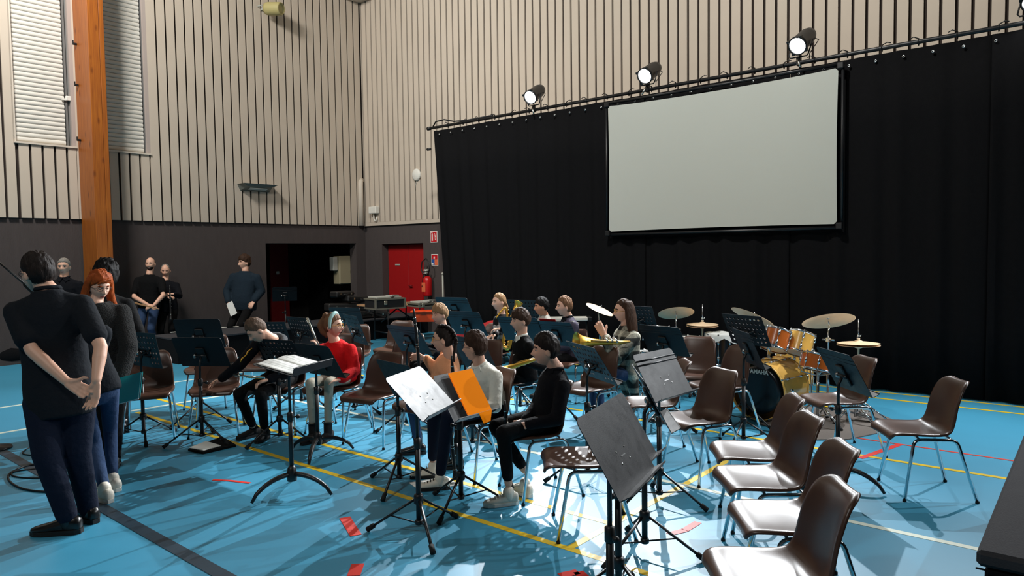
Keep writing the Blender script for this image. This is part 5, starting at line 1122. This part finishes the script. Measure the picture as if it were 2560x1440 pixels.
S = dict(s=.84, H=H, N=D(838, 858, 6.95), C=D(833, 814, 6.9), R=R, hf=vdir(.97, -.22, .0), hair='hair_lightbrown', hairth=.02, hairline=dict(f=.066, t=.04, e=-.01, b=-.075), vox=.0065, glasses='gold', skin='skin_pale',
  shirt='sweater_red', upname='sweater', thick=.026, wide=1.1, legs='leggings_beige', legw=.86, cuff=.9, wr_r=D(797, 880, 6.62), wr_l=D(853, 948, 6.6), el_l=D(886, 925, 6.85), an_r=D(782, 1066, 6.62), an_l=D(820, 1063, 6.66), kn_r=D(775, 958, 6.55), kn_l=D(822, 955, 6.55), toe_r=vdir(-.35, -.95), toe_l=vdir(-.3, -.95),
  shoe=('suede_black', 'sole_black'), boot=.17, hand_r=dict(d=vdir(-.1, -.2, 1), p=vdir(-1, 0, 0), t=vdir(0, -1), c=.7), hand_l=dict(d=vdir(-.8, -.5, -.1), p=(0, 0, -1), t=vdir(-.2, 1), c=.3),
  locks=[[(-.0, -.10, .05, .05), (.0, -.125, .0, .055), (0, -.11, -.06, .045), (0, -.08, -.10, .03)], [(.02, -.07, .105, .035), (-.02, -.09, .10, .04)]])
person('girl in a red sweater with glasses and a pale teal hairband, looking right', S)
fr = S['fr']; h_ = fr[3]
MB().tube([fr[2] @ (Vector((.098*math.sin(a), .028-.02*abs(math.sin(a)), .132*math.cos(a)))*h_) for a in [-1.75+3.5*k/16 for k in range(17)]], [.011+.010*math.cos((-1.75+3.5*k/16)*.8) for k in range(17)], 10).build('hairband', 'band_teal', fr[0])
flute(D(797, 866, 6.58), D(768, 800, 6.66)+UP*.02, 'silver flute raised beside the girl in the red sweater')
for k in 'rl':
    b = fr[4]['an'][k]; MB().tube([fr[1] @ Vector((b.x+.05*math.cos(a), b.y+.05*math.sin(a), b.z+.03)) for a in [2*math.pi*i/12 for i in range(12)]], .006, 6, closed=True).build('boot_strap', 'shoe_black', fr[0])
H, f, R = seat(3.84, 6.27, 124)
S = dict(s=.86, H=H, N=D(683, 852, 6.72), C=D(643, 826, 6.55), R=vdir(-.95, .3), hf=vdir(-.62, -.35, -.55), hair='hair_short', hairth=.014, hairline=dict(f=.06, t=.035, e=.006, b=-.04, top=2.2), vox=.0065,
  shirt='shirt_black', upname='hoodie', thick=.016, legs='trousers_black', cuff=.86, wr_r=D(552, 948, 6.85), el_r=D(600, 912, 6.6), wr_l=D(672, 948, 6.5), an_r=D(634, 1070, 6.82), an_l=D(662, 1076, 6.72), kn_r=D(598, 985, 6.5), kn_l=D(652, 985, 6.42), toe_r=vdir(-.6, -.8), toe_l=vdir(-.1, -1),
  hand_r=dict(d=vdir(-.9, .1, -.35), p=vdir(.0, .2, -1), t=vdir(.2, -1), c=.35), hand_l=dict(d=vdir(-.7, -.4, -.2), p=(0, 0, -1), t=vdir(-1, 0), c=.6), shoe=('suede_black', 'sole_black'))
person('boy in dark hoodie bending down, reaching to the seat of the next chair', S)
fr = S['fr']; mb = MB(); q = Vector(S['N']); mb.tube([q+fr[7]*z+fr[6]*y+fr[5]*x for x, y, z in ((-.095, .06, .0), (-.10, .0, .0), (-.075, -.055, -.02), (0, -.085, -.05), (.075, -.055, -.02), (.10, .0, .0), (.095, .06, .0))], [.02, .034, .044, .05, .044, .034, .02], 10); me = remeshed(mb, ['hood_grey'], .011, 3, 'hood'); me.transform(fr[1]); link('hood', me, fr[0])
flute(D(662, 944, 6.36), D(584, 937, 6.45), 'gold-keyed silver flute lying across the lap of the bending boy')
e0, e1 = S['fr'][4]['sh']['r'], S['fr'][4]['el']['r']; d = (e1-e0)
MB().tube([fr[1] @ (e0+d*t-FW*.072+RT*-.012*(i % 2)-UP*0) for i, t in enumerate((.25, .4, .55, .7, .85))], [.008, .014, .010, .014, .006], 6, flat=.5).build('sleeve_print', 'gold', fr[0])
def sitter(label, px, hf, dep, s, hair, shirt, hl=None, legs='trousers_black', N=None, Hp=None, wrs=None, faceleft=1, **kw):
    C = D(*px, dep); N = D(*N, dep+.04); Hv = D(*Hp, dep+.06); fo = vdir(-.95, -.3) if faceleft else vdir(0, -1); Rr = Vector((fo.y, -fo.x, 0)); g0 = Vector((Hv.x, Hv.y, 0))
    S = dict(s=s, H=Hv, N=N, C=C, R=Rr, hf=hf, hair=hair, hairline=hl or {}, vox=.0075, shirt=shirt, legs=legs, kn_r=Hv+fo*.40*s+Rr*.10+UP*-.02, kn_l=Hv+fo*.40*s-Rr*.10+UP*-.02, an_r=g0+fo*.34*s+Rr*.1+UP*.085, an_l=g0+fo*.36*s-Rr*.1+UP*.085, toe=fo)
    w_ = wrs or [Hv+fo*.3+Rr*.06+UP*.10, Hv+fo*.3-Rr*.06+UP*.10]; S['wr_r'], S['wr_l'] = w_; S['hand_r'] = dict(d=fo*.9-Rr*.3-UP*.1, p=(0, 0, -1), t=-Rr, c=.6); S['hand_l'] = dict(d=fo*.9+Rr*.3-UP*.1, p=(0, 0, -1), t=Rr, c=.6); S.update(kw); person(label, S); return S
sitter('boy with a swept blond fringe in dark jacket behind the girl in peach', (1099, 787), vdir(-.78, -.62, 0), 7.9, .8, 'hair_blond', 'shirt_black', dict(f=.036, t=.02, e=.006, b=-.065), N=(1110, 826), Hp=(1110, 905), wrs=[D(1060, 862, 7.75), D(1058, 872, 7.65)], hairth=.026)
S = sitter('girl in plaid shirt and black top holding a golden saxophone in the back row', (1248, 755), vdir(-.9, -.42, 0), 9.1, .84, 'hair_blond', 'tee_black', dict(f=.07, t=.05, e=.01, b=-.08), N=(1254, 789), Hp=(1254, 866), wrs=[D(1238, 838, 8.85), D(1252, 822, 8.8)], skin='skin_pale', hairth=.012, locks=[[(0, -.10, -.02, .02), (0, -.12, -.08, .022), (0, -.11, -.14, .014)]])
fr = S['fr']; mb = MB()
for k, sg in (('r', 1), ('l', -1)): mb.capsule(fr[4]['sh'][k]-fr[7]*.01, fr[4]['el'][k], .066, .058); mb.capsule(fr[4]['el'][k], fr[4]['el'][k]+(fr[4]['wr'][k]-fr[4]['el'][k])*.85, .056, .042); mb.capsule(fr[4]['sh'][k]-fr[5]*sg*.04-fr[7]*.0+fr[6]*.03, Vector(S['H'])+fr[5]*sg*.13+fr[6]*.06, .055, .05)
me = remeshed(mb, ['shirt_plaid'], .011, 3, 'overshirt'); me.transform(fr[1]); link('overshirt', me, fr[0])
saxophone([D(1240, 795, 8.7), D(1262, 770, 8.75), D(1268, 790, 8.75), D(1262, 830, 8.7), D(1258, 862, 8.7), D(1270, 872, 8.66), D(1276, 850, 8.66), D(1280, 800, 8.66), D(1290, 772, 8.7)], 'golden saxophone held by the girl in the plaid shirt', bell=.055)
S = sitter('boy in black sweater with white collar and brown fringe in the middle', (1301, 802), vdir(-.95, -.3, 0), 7.02, .84, 'hair_brown', 'tee_black', dict(f=.034, t=.018, e=.006, b=-.06), N=(1307, 845), Hp=(1314, 938), wide=1.1, wrs=[D(1288, 918, 6.78), D(1318, 908, 6.72)], collar='shirt_white', vox=.0065, hairth=.024, upname='sweater')
fr = S['fr']; MB().box(fr[1] @ (Vector(S['N'])-fr[7]*.16+fr[6]*.115-fr[5]*.05), (.02, .02, .035)).build('badge', 'white_plastic', fr[0])
saxophone([D(1338, 899, 6.66), D(1325, 903, 6.64), D(1305, 909, 6.62), D(1280, 917, 6.6)], 'golden soprano saxophone lying across the lap behind the boy in the black shirt', r0=.012, r1=.022, bell=.036)
sitter('boy with dark hair in a pale grey shirt in the back row', (1354, 767), vdir(-1, -.1, 0), 9.1, .8, 'hair_black', 'shirt_grey', dict(f=.05, t=.03, e=.006, b=-.055), N=(1361, 791), Hp=(1364, 866), skin='skin_tan', hairth=.022)
S = sitter('boy with swept-back brown hair in a dark zipped jacket in the back row', (1411, 766), vdir(-1, -.12, .03), 8.4, .88, 'hair_lightbrown', 'jacket_grey', dict(f=.068, t=.05, e=-.01, b=-.085), N=(1421, 798), Hp=(1426, 890), hairth=.018, collar='shirt_black')
fr = S['fr']; MB().tube([fr[1] @ (fr[4]['sh']['l']+fr[7]*.055+fr[6]*.03), fr[1] @ (fr[4]['sh']['l']-fr[6]*.06+fr[7]*.03), fr[1] @ (fr[4]['el']['l']-fr[6]*.05)], .012, 6, flat=.4).build('jacket_stripe', 'white_plastic', fr[0])
hd = dict(d=vdir(-.45, .05, .85), c=.06)
S = sitter('girl with long hair and glasses in a grey plaid coat, clapping her hands', (1559, 777), vdir(-1, -.05, -.02), 7.2, .9, 'hair_brown', 'coat_plaid', dict(f=.075, t=.055, e=.02, b=-.10), N=(1567, 822), Hp=(1565, 925), wrs=[D(1513, 842, 6.95), D(1512, 844, 6.88)], legs='jeans_blue', vox=.0065, glasses='gold', skin='skin_pale', thick=.026, coat_len=.22, hairth=.012, upname='coat', collar='coat_plaid',
  hand_r=dict(p=vdir(.1, -1, 0), t=vdir(.8, 0, .4), **hd), hand_l=dict(p=vdir(.1, 1, 0), t=vdir(.8, 0, .4), **hd), el_r=D(1536, 890, 7.15), el_l=D(1540, 900, 6.92),
  locks=[[(.074*math.sin(a), .07*math.cos(a)-.01, .085, .020), (.088*math.sin(a), .092*math.cos(a)-.01, .02, .022), (.094*math.sin(a), .098*math.cos(a)-.015, -.07, .024), (.092*math.sin(a), .09*math.cos(a)-.03, -.16, .024), (.085*math.sin(a), .075*math.cos(a)-.05, -.25-.02*math.cos(3*a), .019), (.08*math.sin(a), .07*math.cos(a)-.055, -.31-.03*math.cos(5*a), .010)] for a in [math.radians(d) for d in range(86, 275, 13)]])
c0, c1 = D(1455, 855, 6.75), D(1535, 857, 6.85); t = thing('brass_horn', 'brass horn lying level before the girl in the plaid coat, bell to the left', 'horn', c0); Mx = mat4(rotto(c1-c0), (0, 0, 0))
MB().lathe([(.095, -.06), (.09, -.055), (.068, -.02), (.05, .04), (.036, .12), (.026, .22), (.016, .34), (.012, .42)], 24, Mx, cap=False).build('bell', 'gold', t)
A = Mx.to_3x3(); MB().tube([A @ Vector((.0, 0, .42)), A @ Vector((-.02, .02, .48)), A @ Vector((-.07, .03, .46)), A @ Vector((-.08, .03, .3)), A @ Vector((-.08, .03, .1)), A @ Vector((-.06, .03, .06))], .011, 8).build('tubing', 'brass', t)
mb = MB()
for k in range(3): mb.tube([A @ Vector((-.09, .03, .22+.05*k)), A @ Vector((-.0, .05, .22+.05*k))], .014, 10)
mb.build('valves', 'silver', t)

# ---- standing adults
def stander(label, C, N, Hxy, dep, R, hf, an, s=1., **kw):
    Hv = D(*Hxy, dep); S = dict(s=s, C=D(*C, dep), N=D(*N, dep), H=Hv, R=R, hf=hf, vox=.009, kh=Vector(hf)); fo = Vector((-R.y, R.x, 0))
    g0 = Vector((Hv.x, Hv.y, .085)); S['an_r'], S['an_l'] = an if an else (g0+R*.1*s, g0-R*.1*s+fo*.04); S['toe'] = fo; S['kh'] = fo; S['wr_r'] = Hv+R*.26+fo*.08-UP*.04; S['wr_l'] = Hv-R*.26+fo*.08-UP*.04; S.update(kw); person(label, S); return S
Rm = vdir(.95, .28)
S = stander('man in dark short-sleeved shirt and jeans seen from behind, hands open behind his back', (93, 684), (120, 738), (150, 988), 4.52, Rm, vdir(-.93, .36, -.03), (D(222, 1274, 4.68), D(168, 1292, 4.48)), s=1.04, vox=.006, hair='hair_dark', hairth=.022, hairline=dict(f=.055, t=.03, e=.006, b=-.075), glasses='black_metal', shirt='shirt_dark', sleeve='short', thick=.018, hem=-.20, collar='shirt_dark', legs='jeans_dark', legw=1.24, cuff=.97, shw=.168, wide=1.06,
  wr_l=D(165, 953, 4.30), el_l=D(80, 876, 4.36), wr_r=D(241, 951, 4.30), el_r=D(252, 868, 4.42), kn_r=D(193, 1128, 4.56), kn_l=D(118, 1140, 4.42), toe_l=vdir(-1, -.1), toe_r=vdir(-.8, .5),
  hand_l=dict(d=vdir(.85, -.1, -.45), p=vdir(.25, -.9, .45), t=vdir(.5, -.1, .85), c=.16), hand_r=dict(d=vdir(-.12, -.15, -1), p=vdir(-.2, -1, .1), t=vdir(-1, 0, -.2), c=.28), shoe=('shoe_black', 'sole_black'), shoes=1.08)
stander('person in blue jeans and pale sneakers bowing behind the man seen from behind', (140, 800), (182, 828), (236, 972), 5.12, vdir(.85, .5), vdir(-.9, .3, -.5), (D(282, 1205, 5.3), D(262, 1228, 5.06)), s=.96, hair='hair_brown', shirt='shirt_dark', legs='jeans_blue', cuff=.95, thick=.02, wr_r=D(205, 960, 5.4), wr_l=D(190, 950, 5.2), toe=vdir(-.8, .5), shoe=('shoe_white', 'sole_white'), legw=.84)
S = stander('woman with red hair in a fluffy black coat, looking down to the right', (248, 716), (242, 768), (268, 906), 5.95, vdir(-.9, -.35), vdir(.80, -.56, -.28), (D(262, 1150, 6.05), D(288, 1152, 5.92)), s=.93, vox=.0065, hair='hair_red', hairth=.03, hairline=dict(f=.05, t=.03, e=.01, b=-.10), skin='skin_pale', shirt='fluffy_black', upname='coat', thick=.036, wide=1.06, hood=1, coat_len=.05, legs='trousers_black', wr_l=D(300, 950, 5.74), el_l=D(322, 868, 5.86), wr_r=D(230, 935, 6.0), shoe=('shoe_black', 'sole_black'), boot=.2, glasses='black_metal', toe=vdir(.3, -.95),
  hand_l=dict(d=vdir(-.1, -.2, -1), p=vdir(-1, -.2, 0), t=vdir(-.2, -1), c=.35),
  locks=[[(.06, .02, .10, .03), (.09, -.01, .03, .032), (.10, -.02, -.05, .034), (.11, -.02, -.12, .03)], [(-.06, .02, .10, .03), (-.09, -.01, .03, .03), (-.105, -.03, -.06, .036), (-.13, -.03, -.14, .036), (-.16, -.02, -.19, .024)], [(0, -.09, .05, .04), (0, -.11, -.04, .045), (.03, -.11, -.13, .04)], [(-.04, .085, .088, .018), (.02, .098, .075, .016), (.05, .085, .05, .012)]])
P = [D(276, 951, 5.66), D(352, 930, 5.56), D(345, 996, 5.56), D(279, 1014, 5.66)]; nv = (P[1]-P[0]).cross(P[3]-P[0]).normalized(); t = thing('teal_folder', 'teal cardboard folder held low by the red-haired woman', 'folder', P[0])
MB().plate([p-P[0] for p in P], .004, nv).build('cover', 'teal_card', t); MB().plate([p-P[0]+nv*.009+(P[1]-P[0])*.03 for p in P], .004, nv).build('cover', 'teal_card', t); MB().plate([p-P[0]+nv*.0045+(P[0]-P[3])*-.03 for p in P], .004, nv).build('papers', 'paper', t)
stander('person with big black curly hair standing behind the red-haired woman', (266, 690), (268, 742), (272, 876), 7.0, vdir(.9, .3), vdir(-.3, .95, 0), None, s=1., hair='hair_black', hairth=.05, hairline=dict(f=.05, t=.03, e=-.05, b=-.13), shirt='coat_black', face=0)
stander('grey-haired smiling man in black shirt in the background at left', (160, 667), (161, 699), (164, 800), 10.3, vdir(-.95, -.3), vdir(.25, -.97, -.02), None, s=1.02, hair='hair_grey', hairth=.012, hairline=dict(f=.066, t=.05, e=.0, b=-.07), shirt='shirt_black', collar='shirt_black', brow='hair_grey')
S = stander('bald bearded man in black T-shirt and jeans holding drumsticks by the wall', (376, 660), (374, 690), (373, 762), 12.75, vdir(-.98, -.1), vdir(.12, -.98, -.02), None, s=1.02, shirt='tee_black', sleeve='short', legs='jeans_blue', shw=.185, wide=1.06, wr_r=D(370, 762, 12.45), el_r=D(335, 742, 12.6), wr_l=D(384, 764, 12.43), el_l=D(408, 738, 12.6), skin='skin', brow='hair_dark',
  hand_r=dict(d=vdir(.8, -.2, -.3), p=vdir(0, .6, -.6), t=(0, 0, 1), c=.5), hand_l=dict(d=vdir(-.8, -.2, -.3), p=vdir(0, .6, -.6), t=(0, 0, 1), c=.5))
fr = S['fr']; h_ = fr[3]; U2 = _HU; base = head_shape(U2); az = np.abs(np.arctan2(base[:, 0], base[:, 1])); mk = ((base[:, 2] < -.05) & (az < 1.3) & ~((np.abs(base[:, 0]) < .02) & (base[:, 2] > -.08)))*1.
MB().add([fr[2] @ Vector(p*h_) for p in base+U2*(.006*mk-.006*(1-mk))[:, None]], _HF).build('beard', 'hair_dark', fr[0])
mk = ((base[:, 2] > -.02) & (base[:, 2] < .045) & (az > 1.5))*1.; MB().add([fr[2] @ Vector(p*h_) for p in base+U2*(.004*mk-.006*(1-mk))[:, None]], _HF).build('cropped_hair', 'hair_short', fr[0])
for k, dz in enumerate((0, .018)): a, b = D(333, 758, 12.35), D(398, 773, 12.33); tag(MB().tube([a+UP*dz, a+(b-a)*.9+UP*dz*.4, b+UP*dz*.2], [.0085, .008, .005], 8).build('drumstick', 'table_wood'), 'pale wooden drumstick held by the man in black T-shirt, %s' % ('upper one' if k else 'lower one'), 'drumstick', 'drumsticks of the bearded man')
S = stander('older balding man in black shirt holding a clarinet beside the bearded man', (414, 677), (414, 705), (420, 772), 13.1, vdir(-.95, -.25), vdir(.3, -.95, -.15), None, s=.98, shirt='shirt_black', skin='skin', hair='hair_grey', hairth=.01, hairline=dict(f=.13, t=.10, e=-.0, b=-.07), wr_r=D(418, 743, 12.75), wr_l=D(434, 735, 12.75), hand_r=dict(d=vdir(.9, -.2, .1), p=vdir(0, -.2, -1), c=.7), hand_l=dict(d=vdir(-.9, -.2, .1), p=vdir(0, -.2, -1), c=.7))
clarinet(D(427, 800, 12.65), D(424, 712, 12.72), 'black clarinet held by the balding man at the back wall')
S = stander('man in dark blue sweater by the wall, a white sheet in his hand', (611, 657), (613, 682), (610, 765), 13.95, vdir(-.98, .1), vdir(-.72, -.7, 0), None, s=1.12, hs=1.14, hair='hair_brown', hairth=.03, hairline=dict(f=.045, t=.03, e=.006, b=-.075), shirt='sweater_blue', upname='sweater', thick=.03, wide=1.2, belly=.05, wr_r=D(571, 755, 13.75), el_r=D(567, 728, 13.95), wr_l=D(636, 752, 13.8), el_l=D(654, 728, 13.95), skin='skin')
P = [D(566, 760, 13.65), D(580, 752, 13.63), D(593, 783, 13.6), D(577, 791, 13.62)]; tag(MB().plate([p for p in P], .003, (P[1]-P[0]).cross(P[3]-P[0])).build('sheet_paper', 'paper'), 'white sheet held by the man in the dark blue sweater', 'paper')
